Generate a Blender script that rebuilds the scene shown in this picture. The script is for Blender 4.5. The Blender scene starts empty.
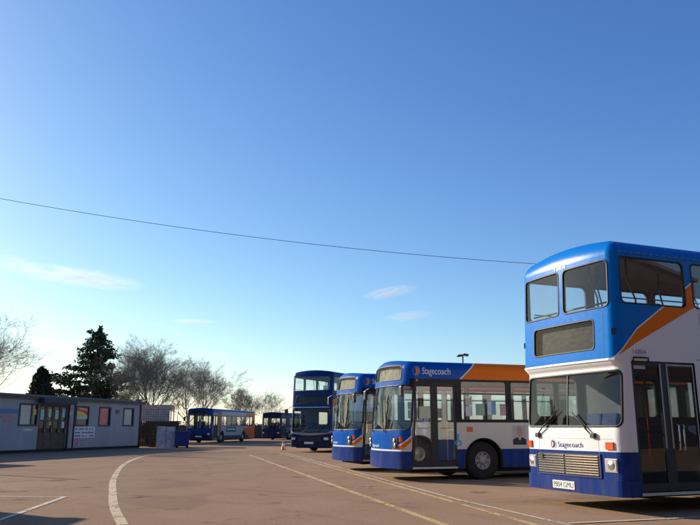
import bpy, bmesh, math, random
from math import sin, cos, pi, radians, sqrt, hypot
from mathutils import Vector, Matrix

SC = bpy.context.scene
COL = SC.collection
# ------------------------------------------------------------------ helpers
def link(o, parent=None):
    COL.objects.link(o)
    if parent is not None: o.parent = parent
    return o

def empty(name, loc=(0, 0, 0), rz=0.0):
    o = bpy.data.objects.new(name, None)
    o.empty_display_size = 0.3
    o.location = loc
    o.rotation_euler = (0, 0, rz)
    return link(o)

def tag(o, label=None, cat=None, group=None, kind=None):
    if label: o["label"] = label
    if cat: o["category"] = cat
    if group: o["group"] = group
    if kind: o["kind"] = kind
    return o

class MB:
    """collects verts and faces, then becomes one mesh object"""
    def __init__(self):
        self.v = []; self.f = []; self.m = []; self.sm = []; self.cur = 0
    def vert(self, p):
        self.v.append((p[0], p[1], p[2])); return len(self.v) - 1
    def face(self, idx, smooth=False):
        self.f.append(tuple(idx)); self.m.append(self.cur); self.sm.append(smooth)
    def quad(self, a, b, c, d, smooth=False):
        i = len(self.v); self.v += [tuple(a), tuple(b), tuple(c), tuple(d)]
        self.face((i, i + 1, i + 2, i + 3), smooth)
    def box(self, x0, x1, y0, y1, z0, z1, M=None):
        P = [Vector((x, y, z)) for z in (z0, z1) for y in (y0, y1) for x in (x0, x1)]
        if M is not None: P = [M @ p for p in P]
        i = len(self.v); self.v += [tuple(p) for p in P]
        for q in ((0, 2, 3, 1), (4, 5, 7, 6), (0, 1, 5, 4), (2, 6, 7, 3), (0, 4, 6, 2), (1, 3, 7, 5)):
            self.face([i + k for k in q])
    def tube(self, pts, rad, n=8, cap=True):
        pts = [Vector(p) for p in pts]
        if not isinstance(rad, (list, tuple)): rad = [rad] * len(pts)
        rings = []; prev = None
        for k, p in enumerate(pts):
            t = (pts[min(k + 1, len(pts) - 1)] - pts[max(k - 1, 0)])
            if t.length < 1e-9: t = Vector((0, 0, 1))
            t.normalize()
            if prev is None:
                a = Vector((0, 0, 1)) if abs(t.z) < .9 else Vector((1, 0, 0))
                u = t.cross(a).normalized()
            else:
                u = (prev - t * prev.dot(t))
                u = u.normalized() if u.length > 1e-6 else t.orthogonal().normalized()
            prev = u; w = t.cross(u)
            i = len(self.v)
            for j in range(n):
                an = 2 * pi * j / n
                self.v.append(tuple(p + (u * cos(an) + w * sin(an)) * rad[k]))
            rings.append(i)
        for a, b in zip(rings, rings[1:]):
            for j in range(n):
                self.face((a + j, a + (j + 1) % n, b + (j + 1) % n, b + j), True)
        if cap:
            self.face([rings[0] + j for j in range(n)][::-1])
            self.face([rings[-1] + j for j in range(n)])
    def lathe(self, prof, n=32, axis='y', M=None, smooth=True):
        """prof: list of (r, h) ; h along axis"""
        rings = []
        for r, h in prof:
            i = len(self.v)
            for j in range(n):
                a = 2 * pi * j / n
                if axis == 'y': p = Vector((r * cos(a), h, r * sin(a)))
                elif axis == 'z': p = Vector((r * cos(a), r * sin(a), h))
                else: p = Vector((h, r * cos(a), r * sin(a)))
                if M is not None: p = M @ p
                self.v.append(tuple(p))
            rings.append(i)
        for a, b in zip(rings, rings[1:]):
            for j in range(n):
                self.face((a + j, a + (j + 1) % n, b + (j + 1) % n, b + j), smooth)
    def build(self, name, mats, parent=None, fix=False, bevel=0.0, loc=None):
        me = bpy.data.meshes.new(name)
        me.from_pydata(self.v, [], self.f)
        if not isinstance(mats, (list, tuple)): mats = [mats]
        for m in mats: me.materials.append(m)
        me.polygons.foreach_set('material_index', self.m)
        me.polygons.foreach_set('use_smooth', self.sm)
        if fix or bevel:
            bm = bmesh.new(); bm.from_mesh(me)
            bmesh.ops.remove_doubles(bm, verts=bm.verts, dist=1e-5)
            if fix: bmesh.ops.recalc_face_normals(bm, faces=bm.faces)
            if bevel:
                es = [e for e in bm.edges if len(e.link_faces) == 2 and e.calc_face_angle(0) > .6]
                bmesh.ops.bevel(bm, geom=es, offset=bevel, segments=2, affect='EDGES', profile=.6)
            bm.to_mesh(me); bm.free()
        me.update()
        o = bpy.data.objects.new(name, me)
        if loc is not None: o.location = loc
        return link(o, parent)

def copy_tree(o, parent=None):
    c = o.copy(); COL.objects.link(c)
    if parent is not None: c.parent = parent
    for ch in list(CH.get(o.name, ())):
        copy_tree(bpy.data.objects[ch], c)
    return c

CH = {}
def index_children():
    CH.clear()
    for o in bpy.data.objects:
        if o.parent is not None: CH.setdefault(o.parent.name, []).append(o.name)

# ------------------------------------------------------------------ node helpers
class N:
    """tiny expression wrapper over shader math nodes"""
    def __init__(self, nt, s): self.nt = nt; self.s = s
    def _op(self, op, other=None, third=None):
        n = self.nt.nodes.new('ShaderNodeMath'); n.operation = op
        for i, a in enumerate((self, other, third)):
            if a is None: continue
            if isinstance(a, N): self.nt.links.new(a.s, n.inputs[i])
            else: n.inputs[i].default_value = a
        return N(self.nt, n.outputs[0])
    def __add__(self, o): return self._op('ADD', o)
    __radd__ = __add__
    def __sub__(self, o): return self._op('SUBTRACT', o)
    def __rsub__(self, o): return (self * -1.0) + o
    def __mul__(self, o): return self._op('MULTIPLY', o)
    __rmul__ = __mul__
    def __truediv__(self, o): return self._op('DIVIDE', o)
    def gt(self, o): return self._op('GREATER_THAN', o)
    def lt(self, o): return self._op('LESS_THAN', o)
    def min(self, o): return self._op('MINIMUM', o)
    def max(self, o): return self._op('MAXIMUM', o)
    def abs(self): return self._op('ABSOLUTE')
    def sin(self): return self._op('SINE')
    def pow(self, o): return self._op('POWER', o)
    def frac(self): return self._op('FRACT')
    def floor(self): return self._op('FLOOR')
    def clamp(self):
        n = self.nt.nodes.new('ShaderNodeClamp'); self.nt.links.new(self.s, n.inputs[0]); return N(self.nt, n.outputs[0])
    def step(self, a, b):
        n = self.nt.nodes.new('ShaderNodeMapRange'); self.nt.links.new(self.s, n.inputs[0])
        n.inputs[1].default_value = a; n.inputs[2].default_value = b
        return N(self.nt, n.outputs[0])

class Mat:
    def __init__(self, name, **kw):
        self.m = bpy.data.materials.new(name); self.m.use_nodes = True
        self.nt = self.m.node_tree; self.b = self.nt.nodes['Principled BSDF']
        tc = self.nt.nodes.new('ShaderNodeTexCoord'); self.tc = tc
        sep = self.nt.nodes.new('ShaderNodeSeparateXYZ'); self.nt.links.new(tc.outputs['Object'], sep.inputs[0])
        self.x, self.y, self.z = (N(self.nt, sep.outputs[i]) for i in range(3))
        for k, v in kw.items(): self.set(k, v)
    def set(self, k, v):
        k = {'color': 'Base Color', 'rough': 'Roughness', 'metal': 'Metallic', 'spec': 'Specular IOR Level', 'coat': 'Coat Weight', 'coatr': 'Coat Roughness', 'alpha': 'Alpha'}.get(k, k)
        i = self.b.inputs[k]
        if isinstance(v, N): self.nt.links.new(v.s, i)
        elif hasattr(v, 'is_output'): self.nt.links.new(v, i)
        elif isinstance(v, (tuple, list)): i.default_value = (*v, 1) if len(v) == 3 else v
        else: i.default_value = v
        return self
    def noise(self, scale, detail=4, rough=.55, vec=None, stretch=None, out='Fac', dist=0):
        n = self.nt.nodes.new('ShaderNodeTexNoise')
        n.inputs['Scale'].default_value = scale; n.inputs['Detail'].default_value = detail; n.inputs['Roughness'].default_value = rough
        n.inputs['Distortion'].default_value = dist
        src = vec or self.tc.outputs['Object']
        if stretch:
            mp = self.nt.nodes.new('ShaderNodeMapping'); mp.inputs['Scale'].default_value = stretch
            self.nt.links.new(src, mp.inputs[0]); src = mp.outputs[0]
        self.nt.links.new(src, n.inputs['Vector'])
        return N(self.nt, n.outputs[0])
    def mix(self, f, a, b, mode='MIX'):
        n = self.nt.nodes.new('ShaderNodeMix'); n.data_type = 'RGBA'; n.blend_type = mode
        for i, v in ((0, f), (6, a), (7, b)):
            if isinstance(v, N): self.nt.links.new(v.s, n.inputs[i])
            elif hasattr(v, 'is_output'): self.nt.links.new(v, n.inputs[i])
            elif isinstance(v, (tuple, list)): n.inputs[i].default_value = (*v, 1)
            else: n.inputs[i].default_value = v
        return n.outputs[2]
    def bump(self, h, strength=.2, dist=.02):
        n = self.nt.nodes.new('ShaderNodeBump'); n.inputs['Strength'].default_value = strength; n.inputs['Distance'].default_value = dist
        self.nt.links.new(h.s, n.inputs['Height']); self.nt.links.new(n.outputs[0], self.b.inputs['Normal'])
        return self

LINING_DONE = None
def simple(name, color, rough=.5, metal=0, var=.12, scale=6, **kw):
    M = Mat(name, rough=rough, metal=metal, **kw)
    f = M.noise(scale, 5)
    M.set('color', M.mix(f.step(.3, .7), tuple(c * (1 - var) for c in color), tuple(min(1, c * (1 + var)) for c in color)))
    return M.m

def glass(name, tint=(.8, .85, .85), refl=1.0, ior=1.5, dirt=.06, rough=0.01):
    m = bpy.data.materials.new(name); m.use_nodes = True; nt = m.node_tree
    for n in list(nt.nodes): nt.nodes.remove(n)
    out = nt.nodes.new('ShaderNodeOutputMaterial')
    tr = nt.nodes.new('ShaderNodeBsdfTransparent'); tr.inputs[0].default_value = (*tint, 1)
    gl = nt.nodes.new('ShaderNodeBsdfGlossy'); gl.inputs['Roughness'].default_value = rough; gl.inputs[0].default_value = (*refl, 1) if isinstance(refl, tuple) else (refl, refl, refl, 1)
    # two-sided pane: Schlick reflectance of both faces, the same from inside and outside
    ge = nt.nodes.new('ShaderNodeNewGeometry'); dt = nt.nodes.new('ShaderNodeVectorMath'); dt.operation = 'DOT_PRODUCT'
    nt.links.new(ge.outputs['Incoming'], dt.inputs[0]); nt.links.new(ge.outputs['Normal'], dt.inputs[1])
    r0 = 2 * ((ior - 1) / (ior + 1)) ** 2
    mulN = ((1.0 - N(nt, dt.outputs['Value']).abs()).clamp().pow(5.0) * (1 - r0) + r0).clamp()
    class _O: pass
    mul = _O(); mul.outputs = [mulN.s]
    mx = nt.nodes.new('ShaderNodeMixShader')
    nt.links.new(mul.outputs[0], mx.inputs[0]); nt.links.new(tr.outputs[0], mx.inputs[1]); nt.links.new(gl.outputs[0], mx.inputs[2])
    # dust film
    df = nt.nodes.new('ShaderNodeBsdfDiffuse'); df.inputs[0].default_value = (.55, .52, .47, 1)
    tc = nt.nodes.new('ShaderNodeTexCoord'); nz = nt.nodes.new('ShaderNodeTexNoise'); nz.inputs['Scale'].default_value = 3.0; nz.inputs['Detail'].default_value = 6
    nt.links.new(tc.outputs['Object'], nz.inputs['Vector'])
    mr = nt.nodes.new('ShaderNodeMapRange'); mr.inputs[1].default_value = .35; mr.inputs[2].default_value = .75; mr.inputs[3].default_value = dirt * .3; mr.inputs[4].default_value = dirt * 1.6
    nt.links.new(nz.outputs[0], mr.inputs[0])
    m2 = nt.nodes.new('ShaderNodeMixShader')
    nt.links.new(mr.outputs[0], m2.inputs[0]); nt.links.new(mx.outputs[0], m2.inputs[1]); nt.links.new(df.outputs[0], m2.inputs[2])
    nt.links.new(m2.outputs[0], out.inputs[0])
    # faint waviness of the pane
    bp = nt.nodes.new('ShaderNodeBump'); bp.inputs['Strength'].default_value = .015; bp.inputs['Distance'].default_value = .02
    n2 = nt.nodes.new('ShaderNodeTexNoise'); n2.inputs['Scale'].default_value = 2.2; nt.links.new(tc.outputs['Object'], n2.inputs['Vector'])
    nt.links.new(n2.outputs[0], bp.inputs['Height']); nt.links.new(bp.outputs[0], gl.inputs['Normal'])
    return m

BLUE = (.0, .168, .56); ROYAL = (.0, .085, .38); ULTRA = (.008, .036, .19); ORANGE = (.84, .17, .0); WHITE = (.80, .78, .76); NAVY = (.004, .011, .06)
M = {}
M['black'] = simple('black_rubber', (.012, .012, .013), .55)
M['plastic'] = simple('dark_plastic', (.03, .03, .033), .4)
M['tyre'] = simple('tyre_rubber', (.013, .0125, .012), .85, scale=20)
M['rim'] = simple('wheel_rim_paint', (.33, .31, .29), .5, .2, var=.3, scale=15)
M['chrome'] = simple('bright_metal', (.72, .72, .72), .22, 1, var=.05)
M['alu'] = simple('aluminium_trim', (.5, .5, .5), .38, .8)
M['glass'] = glass('window_glass', (.91, .94, .93), dirt=.035); M['glass_dest'] = glass('destination_glass', (.7, .7, .68), refl=.25, dirt=.01)
M['glass_dark'] = glass('tinted_glass', (.5, .5, .5), refl=.7, dirt=.015)
M['glass_ws'] = glass('windscreen_glass', (.66, .72, .72), refl=(.26, .33, .42), dirt=.012); M['glass_ws2'] = glass('single_windscreen_glass', (.70, .76, .76), refl=(.55, .70, .82), dirt=.012)
M['amber'] = simple('amber_lens', (.75, .09, .01), .2, coat=.6)
M['lens'] = simple('lamp_lens', (.62, .62, .58), .12, .35, coat=1.0)
M['plate'] = simple('plate_white', (.75, .74, .68), .4, var=.04)
M['ink'] = simple('plate_ink', (.012, .012, .014), .5)
M['white'] = simple('white_vinyl', (.78, .78, .78), .4, var=.05)
M['bluetxt'] = simple('blue_vinyl', (.012, .03, .22), .4)
M['redtxt'] = simple('red_vinyl', (.45, .03, .02), .4)
M['orangev'] = simple('orange_vinyl', (.68, .14, .015), .4)
M['greytxt'] = simple('faded_lettering', (.34, .22, .2), .5)
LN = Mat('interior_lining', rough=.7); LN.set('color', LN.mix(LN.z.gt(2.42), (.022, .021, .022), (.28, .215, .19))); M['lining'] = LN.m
LS = Mat('interior_lining_single', rough=.7); LS.set('color', LS.mix(LS.noise(3, 4).step(.3, .7), (.40, .33, .23), (.52, .44, .32))); M['lining_s'] = LS.m
M['lining_dark'] = simple('interior_lining_dark', (.10, .095, .09), .75)
M['ceiling'] = simple('ceiling_laminate', (.36, .29, .26), .6)
M['flooring'] = simple('vinyl_floor', (.06, .06, .065), .6)
M['seat'] = simple('seat_moquette', (.03, .05, .15), .9, var=.5, scale=40)
M['rail_red'] = simple('red_rail', (.70, .025, .018), .35)
M['rail_yel'] = simple('yellow_rail', (.65, .38, .03), .35)
M['mirror'] = simple('mirror_glass', (.8, .8, .8), .03, 1, var=.0)
M['chassis'] = simple('underbody', (.015, .014, .013), .9)
M['blind'] = None

def livery(name, fn, rough=.28, dirtamt=.5):
    L = Mat(name, coat=.06, coatr=.05, spec=.10)
    col = fn(L)
    # road film: thrown-up dust that thins out with height, plus streaks
    st = L.noise(5, 6, .6, stretch=(1.2, 1.2, .22))
    low = (1.0 - L.z.step(.2, 1.3)) * .30 + .01
    f = (st.step(.38, .75) * low * dirtamt * 2.0).clamp()
    col = L.mix(f, col, (.13, .115, .10))
    L.set('color', col)
    L.set('rough', (L.noise(9, 4) * .18) + (f * .4) + (rough - .1))
    L.bump(L.noise(1.6, 2), .035, .05)
    return L.m

# ------------------------------------------------------------------ bus body surface
class Shell:
    """outer skin of a bus: s = distance round the plan from the front centre (+ nearside), z = height"""
    def __init__(self, L, W, z0, H, r=.2, bow=.06, zr0=None, dmax=.2, rake=None, rr=.18, crown=.07, rw=1.2):
        self.rw = rw
        self.L, self.W, self.z0, self.H, self.crown = L, W, z0, H, crown
        self.zr0 = zr0 if zr0 else H - .2; self.dmax = dmax; self.rake = rake or (lambda z: 0)
        yh = W / 2 - r
        for _ in range(30):
            ph = math.atan2(2 * bow, yh); yh = W / 2 - r * (1 - sin(ph))
        pts = []
        for k in range(41):
            y = yh * k / 40; pts.append((-bow * (y / yh) ** 2, y, cos(math.atan2(2 * bow * y / yh, yh)), sin(math.atan2(2 * bow * y / yh, yh))))
        cx, cy = pts[-1][0] - r * cos(ph), yh - r * sin(ph)
        for k in range(1, 17):
            a = ph + (pi / 2 - ph) * k / 16; pts.append((cx + r * cos(a), cy + r * sin(a), cos(a), sin(a)))
        self.xc = cx
        pts.append((-L + rr, W / 2, 0, 1))
        for k in range(1, 9):
            a = pi / 2 + pi / 2 * k / 8; pts.append((-L + rr + rr * cos(a), W / 2 - rr + rr * sin(a), cos(a), sin(a)))
        pts.append((-L, 0, -1, 0))
        S = [0]
        for a, b in zip(pts, pts[1:]): S.append(S[-1] + hypot(a[0] - b[0], a[1] - b[1]))
        self.pts, self.S = pts, S; self.smax = S[-1]
        self.s_corner = S[56]; self.s_front = S[40]
    def base(self, s):
        a = abs(s); S = self.S
        lo, hi = 0, len(S) - 1
        if a >= S[-1]: a = S[-1]
        while hi - lo > 1:
            m = (lo + hi) // 2
            if S[m] <= a: lo = m
            else: hi = m
        t = (a - S[lo]) / (S[hi] - S[lo]) if S[hi] > S[lo] else 0
        A, B = self.pts[lo], self.pts[hi]
        q = [A[i] * (1 - t) + B[i] * t for i in range(4)]
        sg = 1 if s >= 0 else -1
        return q[0], q[1] * sg, q[2], q[3] * sg
    def P(self, s, z, off=0.0):
        x, y, nx, ny = self.base(s)
        d = 0
        nz = 0
        if z > self.zr0:
            t = min(1, (z - self.zr0) / (self.H - self.zr0)); d = self.dmax * (1 - sqrt(max(0, 1 - t * t * .93)))
            nz = t * .8
        w = max(0, min(1, (x + self.rw + .1) / self.rw)); w = w * w * (3 - 2 * w)
        l = sqrt(nx * nx + ny * ny + nz * nz)
        o = off / l
        yy = y - ny * d
        zc = self.crown * (1 - (yy / (self.W / 2)) ** 2) * max(0, (z - self.zr0) / (self.H - self.zr0))
        return Vector((x - nx * d - self.rake(z) * w + nx * o, yy + ny * o, z + zc + nz * o))
    def side(self, x): return self.s_corner + (self.xc - x)          # nearside s at local x
    def front(self, y):                                             # s at local y on the front
        a = abs(y); lo, hi = 0, self.s_corner
        for _ in range(40):
            m = (lo + hi) / 2
            if self.base(m)[1] < a: lo = m
            else: hi = m
        return lo if y >= 0 else -lo
    def rear(self, y):
        a = abs(y); lo, hi = self.smax - self.W / 2 - .1, self.smax
        for _ in range(40):
            m = (lo + hi) / 2
            if self.base(m)[1] > a: lo = m
            else: hi = m
        return lo if y >= 0 else -lo

class Hole:
    def __init__(self, s0, s1, z0, z1, r=.08, kind='win', m=.045, arch=None):
        if s0 > s1: s0, s1 = s1, s0
        self.s0, self.s1, self.z0, self.z1, self.r, self.kind, self.arch = s0, s1, z0, z1, r, kind, arch
        self.m = m
        self.c0, self.c1, self.d0, self.d1 = s0 - m, s1 + m, z0 - m, z1 + m
        self.cs, self.cz = (s0 + s1) / 2, (z0 + z1) / 2
    def inner(self, a, b, inset=0, k=1.0):
        """(a,b) on the [-1,1] square's border -> point of the rounded rectangle"""
        hx, hz = (self.s1 - self.s0) / 2 - inset, (self.z1 - self.z0) / 2 - inset
        r = max(.001, min(self.r - inset * .5, hx, hz)); X, Z = a * hx, b * hz
        cx, cz = hx - r, hz - r
        if abs(X) > cx and abs(Z) > cz:
            ex, ez = abs(X) - cx, abs(Z) - cz; l = hypot(ex, ez) or 1
            X = math.copysign(cx + r * ex / l, X); Z = math.copysign(cz + r * ez / l, Z)
        return self.cs + X * k, self.cz + Z * k
    def ab(self, n=10):
        """dense border loop in (a,b), CCW, with points crowded at the corners"""
        hx, hz = (self.s1 - self.s0) / 2, (self.z1 - self.z0) / 2; r = min(self.r, hx, hz)
        def line(h):
            q = 1 - r / h
            c = [1 - (1 - q) * (k / 4) for k in range(5)]
            mid = [q - 2 * q * k / 6 for k in range(1, 6)] if q > .05 else []
            L = c + mid + [-t for t in reversed(c)]
            out = []
            for t in L:
                if not out or abs(out[-1] - t) > 1e-5: out.append(t)
            return out[::-1]
        A, B = line(hx), line(hz)
        loop = [(a, -1) for a in A[:-1]] + [(1, b) for b in B[:-1]] + [(a, 1) for a in A[::-1][:-1]] + [(-1, b) for b in B[::-1][:-1]]
        return loop

def build_skin(sh, holes, mats, root, lining_mat, names=('body', 'interior_lining')):
    sset = {-sh.smax, sh.smax, 0.0}; zset = {sh.z0, sh.zr0, sh.H}
    for k in range(-8, 9): sset.add(sh.s_front * k / 8)
    for sg in (1, -1):
        for k in range(1, 9): sset.add(sg * (sh.s_front + (sh.s_corner - sh.s_front) * k / 8))
        for k in range(0, 5): sset.add(sg * (sh.smax - sh.W / 2 - .08 + .3 * k / 4))
        n = int(sh.L / .8)
        for k in range(n): sset.add(sg * (sh.s_corner + (sh.L - .6) * k / n))
    for k in range(1, 7): zset.add(sh.zr0 + (sh.H - sh.zr0) * sin(pi / 2 * k / 7))
    zz = sh.z0
    while zz < sh.zr0: zset.add(zz); zz += .22
    for h in holes:
        if h.arch:
            R, za = h.arch; h.d0 = sh.z0
            for k in range(17): sset.add(h.cs + (R + h.m) * (-1 + k / 8))
            for k in range(9): zset.add(sh.z0 + (h.d1 - sh.z0) * k / 8)
            continue
        for a, b in h.ab():
            sset.add(h.cs + a * (h.c1 - h.c0) / 2); zset.add(h.cz + b * (h.d1 - h.d0) / 2)
    def clean(S, eps):
        L = sorted(S); o = [L[0]]
        for t in L[1:]:
            if t - o[-1] > eps: o.append(t)
        return o
    ss, zs = clean(sset, .004), clean(zset, .004)
    # snap the hole cells to the grid
    def snap(L, t): return min(L, key=lambda q: abs(q - t))
    for h in holes:
        h.c0, h.c1, h.d0, h.d1 = snap(ss, h.c0), snap(ss, h.c1), snap(zs, h.d0), snap(zs, h.d1)
    out, inn = MB(), MB(); cache = {}
    def vid(s, z):
        k = (round(s, 5), round(z, 5))
        if k not in cache:
            cache[k] = (out.vert(sh.P(s, z)), inn.vert(sh.P(s, z, -.055)))
        return cache[k]
    def quad(pp):
        ids = [vid(*p) for p in pp]
        if len({i[0] for i in ids}) < 3: return
        out.face([i[0] for i in ids], True); inn.face([i[1] for i in ids][::-1], True)
    for i in range(len(ss) - 1):
        sm = (ss[i] + ss[i + 1]) / 2
        near = [h for h in holes if h.c0 < sm < h.c1]
        for j in range(len(zs) - 1):
            zm = (zs[j] + zs[j + 1]) / 2
            if any(h.d0 < zm < h.d1 for h in near): continue
            quad([(ss[i], zs[j]), (ss[i + 1], zs[j]), (ss[i + 1], zs[j + 1]), (ss[i], zs[j + 1])])
    for h in holes:
        A = [s for s in ss if h.c0 - 1e-6 <= s <= h.c1 + 1e-6]; B = [z for z in zs if h.d0 - 1e-6 <= z <= h.d1 + 1e-6]
        if h.arch:
            R, za = h.arch
            loop = [(h.c0, z) for z in B] + [(s, h.d1) for s in A[1:-1]] + [(h.c1, z) for z in B[::-1]]
            def im(s, z):
                if z <= za: return (h.cs + math.copysign(R, s - h.cs), z)
                dx, dz = s - h.cs, z - za; l = hypot(dx, dz); return (h.cs + R * dx / l, za + R * dz / l)
            prev = None
            for p in loop:
                q = im(*p)
                if prev: quad([prev[0], prev[1], q, p])
                prev = (p, q)
            h.loop = [im(*p) for p in loop]
            continue
        loop = [(s, h.d0) for s in A[:-1]] + [(h.c1, z) for z in B[:-1]] + [(s, h.d1) for s in A[::-1][:-1]] + [(h.c0, z) for z in B[::-1][:-1]]
        def im(p):
            return h.inner((p[0] - h.c0) / (h.c1 - h.c0) * 2 - 1, (p[1] - h.d0) / (h.d1 - h.d0) * 2 - 1)
        n = len(loop)
        for k in range(n):
            p, q = loop[k], loop[(k + 1) % n]
            quad([p, q, im(q), im(p)])
    body = out.build(names[0], mats, root)
    lin = inn.build(names[1], lining_mat, root)
    # roof cap
    rf, ce = MB(), MB()
    for tgt, dz, off in ((rf, 0, 0), (ce, -.05, -.05)):
        S2 = [s for s in ss if s >= 0]
        rows = []
        for s in S2:
            row = []
            for sg in (1, -1):
                p = sh.P(s * sg, sh.H, off) if s > 0 else sh.P(0, sh.H, off)
                r_ = []
                for kk in (1, .92, .8, .6, .4, .2, 0):
                    r_.append(tgt.vert((p.x, p.y * kk, sh.H + (.003 if tgt is rf else -.06) + sh.crown * (1 - (p.y * kk / (sh.W / 2)) ** 2))))
                row.append(r_)
            rows.append(row)
        for a, b in zip(rows, rows[1:]):
            for si in (0, 1):
                for k in range(6):
                    q = [a[si][k], b[si][k], b[si][k + 1], a[si][k + 1]]
                    tgt.face(q if (si == 0) == (tgt is rf) else q[::-1], True)
    rf.build('roof', mats, root, fix=False)
    ce.build('ceiling_lining', M['ceiling'], root)
    return body

def gasket(sh, h, mb, w=.03, proud=.006):
    loop = h.ab(); prof = [(-.012, .001), (-.010, proud), (w - .012, proud), (w - .008, -.02), (w - .012, -.058), (-.02, -.060)]
    rings = [[mb.vert(sh.P(*h.inner(a, b, i), o)) for a, b in loop] for i, o in prof]
    n = len(loop)
    for r0, r1 in zip(rings, rings[1:]):
        for k in range(n): mb.face((r0[k], r0[(k + 1) % n], r1[(k + 1) % n], r1[k]), True)

def pane(sh, h, mb, inset=.012, off=-.012):
    loop = h.ab(); ks = (1, .75, .5, .25)
    rings = [[mb.vert(sh.P(*h.inner(a, b, inset, k), off)) for a, b in loop] for k in ks]
    n = len(loop); c = mb.vert(sh.P(h.cs, h.cz, off))
    for r0, r1 in zip(rings, rings[1:]):
        for k in range(n): mb.face((r0[k], r0[(k + 1) % n], r1[(k + 1) % n], r1[k]), True)
    for k in range(n): mb.face((rings[-1][k], rings[-1][(k + 1) % n], c), True)

def patch(sh, mb, s0, s1, z0, z1, o0=-.002, o1=.012, ns=None, nz=1, slant=0):
    """a slab that follows the skin between offsets o0 and o1"""
    if s0 > s1: s0, s1 = s1, s0
    ns = ns or max(1, int((s1 - s0) / .12)); g = {}
    for i in range(ns + 1):
        for j in range(nz + 1):
            for k, o in ((0, o0), (1, o1)):
                s, z = s0 + (s1 - s0) * i / ns + slant * (j / nz), z0 + (z1 - z0) * j / nz
                g[i, j, k] = mb.vert(sh.P(s, z, o))
    for i in range(ns):
        for j in range(nz):
            mb.face((g[i, j, 1], g[i + 1, j, 1], g[i + 1, j + 1, 1], g[i, j + 1, 1]))
            mb.face((g[i, j, 0], g[i, j + 1, 0], g[i + 1, j + 1, 0], g[i + 1, j, 0]))
    for i in range(ns):
        mb.face((g[i, 0, 0], g[i + 1, 0, 0], g[i + 1, 0, 1], g[i, 0, 1])); mb.face((g[i, nz, 0], g[i, nz, 1], g[i + 1, nz, 1], g[i + 1, nz, 0]))
    for j in range(nz):
        mb.face((g[0, j, 0], g[0, j, 1], g[0, j + 1, 1], g[0, j + 1, 0])); mb.face((g[ns, j, 0], g[ns, j + 1, 0], g[ns, j + 1, 1], g[ns, j, 1]))

def shape2d(sh, mb, poly, s0, z0, off=.005, k=1.0):
    """flat vinyl outline laid on the skin"""
    ids = [mb.vert(sh.P(s0 + x * k, z0 + y * k, off)) for x, y in poly]
    mb.face(ids)

def text_on(sh, txt, s0, z0, height, mat, root, width=None, off=.005, name='lettering', shear=0.0):
    cu = bpy.data.curves.new('t', 'FONT'); cu.body = txt; cu.size = 1.0; cu.shear = shear
    ob = bpy.data.objects.new('t', cu)
    me = bpy.data.meshes.new_from_object(ob)
    xs = [v.co.x for v in me.vertices]; ys = [v.co.y for v in me.vertices]
    kx = height / .70; w = (max(xs) - min(xs)) * kx
    fx = (width / w) if width else 1
    for v in me.vertices:
        x, y = (v.co.x - min(xs)) * kx * fx, v.co.y * kx
        v.co = sh.P(s0 + x, z0 + y, off)
    me.materials.clear(); me.materials.append(mat); me.name = name
    bpy.data.objects.remove(ob); bpy.data.curves.remove(cu)
    o = bpy.data.objects.new(name, me)
    return link(o, root)

def plan_sheet(sh, mb, z, inset, zt=None):
    ss = [sh.smax * k / 60 for k in range(61)]
    pts = [sh.P(s, z if z < sh.zr0 else sh.zr0, -inset) for s in ss] + [sh.P(-s, z if z < sh.zr0 else sh.zr0, -inset) for s in ss[::-1][1:-1]]
    a = [mb.vert((p.x, p.y, z)) for p in pts]; mb.face(a[::-1] if False else a)
    if zt is not None:
        b = [mb.vert((p.x, p.y, zt)) for p in pts]; mb.face(b[::-1])
        n = len(a)
        for k in range(n): mb.face((a[k], b[k], b[(k + 1) % n], a[(k + 1) % n]))

# wheel shared by all buses
def wheel_mesh():
    R = .48
    t = MB(); t.lathe([(.22, -.12), (.36, -.135), (.455, -.12), (R, -.09), (R, .09), (.455, .12), (.36, .135), (.22, .12)], 40)
    r = MB(); r.lathe([(.225, .118), (.218, .128), (.20, .10), (.19, .05), (.115, .07), (.10, .115), (.05, .13), (.0001, .13)], 40)
    for k in range(8):
        a = 2 * pi * k / 8; Mx = Matrix.Rotation(a, 4, 'Y')
        r.box(.085, .20, .062, .092, -.024, .024, Mx)
        b = Matrix.Rotation(a + pi / 8, 4, 'Y')
        r.lathe([(.0001, .1), (.016, .1), (.018, .07)], 8, M=b @ Matrix.Translation((.13, 0, 0)))
    return t, r
TY, RI = wheel_mesh()
wheel_proto = None
def add_wheels(root, xs, halfw, k=1.0):
    global wheel_proto
    for x in xs:
        for sg in (1, -1):
            if wheel_proto is None:
                w = TY.build('wheel', M['tyre'], root, fix=True); r = RI.build('rim', M['rim'], w, fix=True)
                wheel_proto = (w.data, r.data)
            else:
                w = link(bpy.data.objects.new('wheel', wheel_proto[0]), root); r = link(bpy.data.objects.new('rim', wheel_proto[1]), w)
            w.location = (x, sg * (halfw - .17), .48 * k); w.rotation_euler = (0, 0, 0 if sg > 0 else pi); w.scale = (k, 1, k)

seat_me = None
def add_seats(root, rows, ys, zf, facing=1):
    global seat_me
    if seat_me is None:
        mb = MB(); mb.box(-.22, .22, -.42, .42, .38, .48)
        for yy in (-.21, .21):
            Mx = Matrix.Translation((-.2, yy, .45)) @ Matrix.Rotation(-.16, 4, 'Y')
            mb.box(-.05, .05, -.19, .19, 0, .50, Mx)
        mb.box(-.1, .1, -.05, .05, 0, .38)
        o = mb.build('seat', M['seat'], root, fix=True, bevel=.03); seat_me = o.data
        bpy.data.objects.remove(o)
    for x in rows:
        for y in ys:
            s = link(bpy.data.objects.new('seat', seat_me), root); s.location = (x, y, zf)

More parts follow.
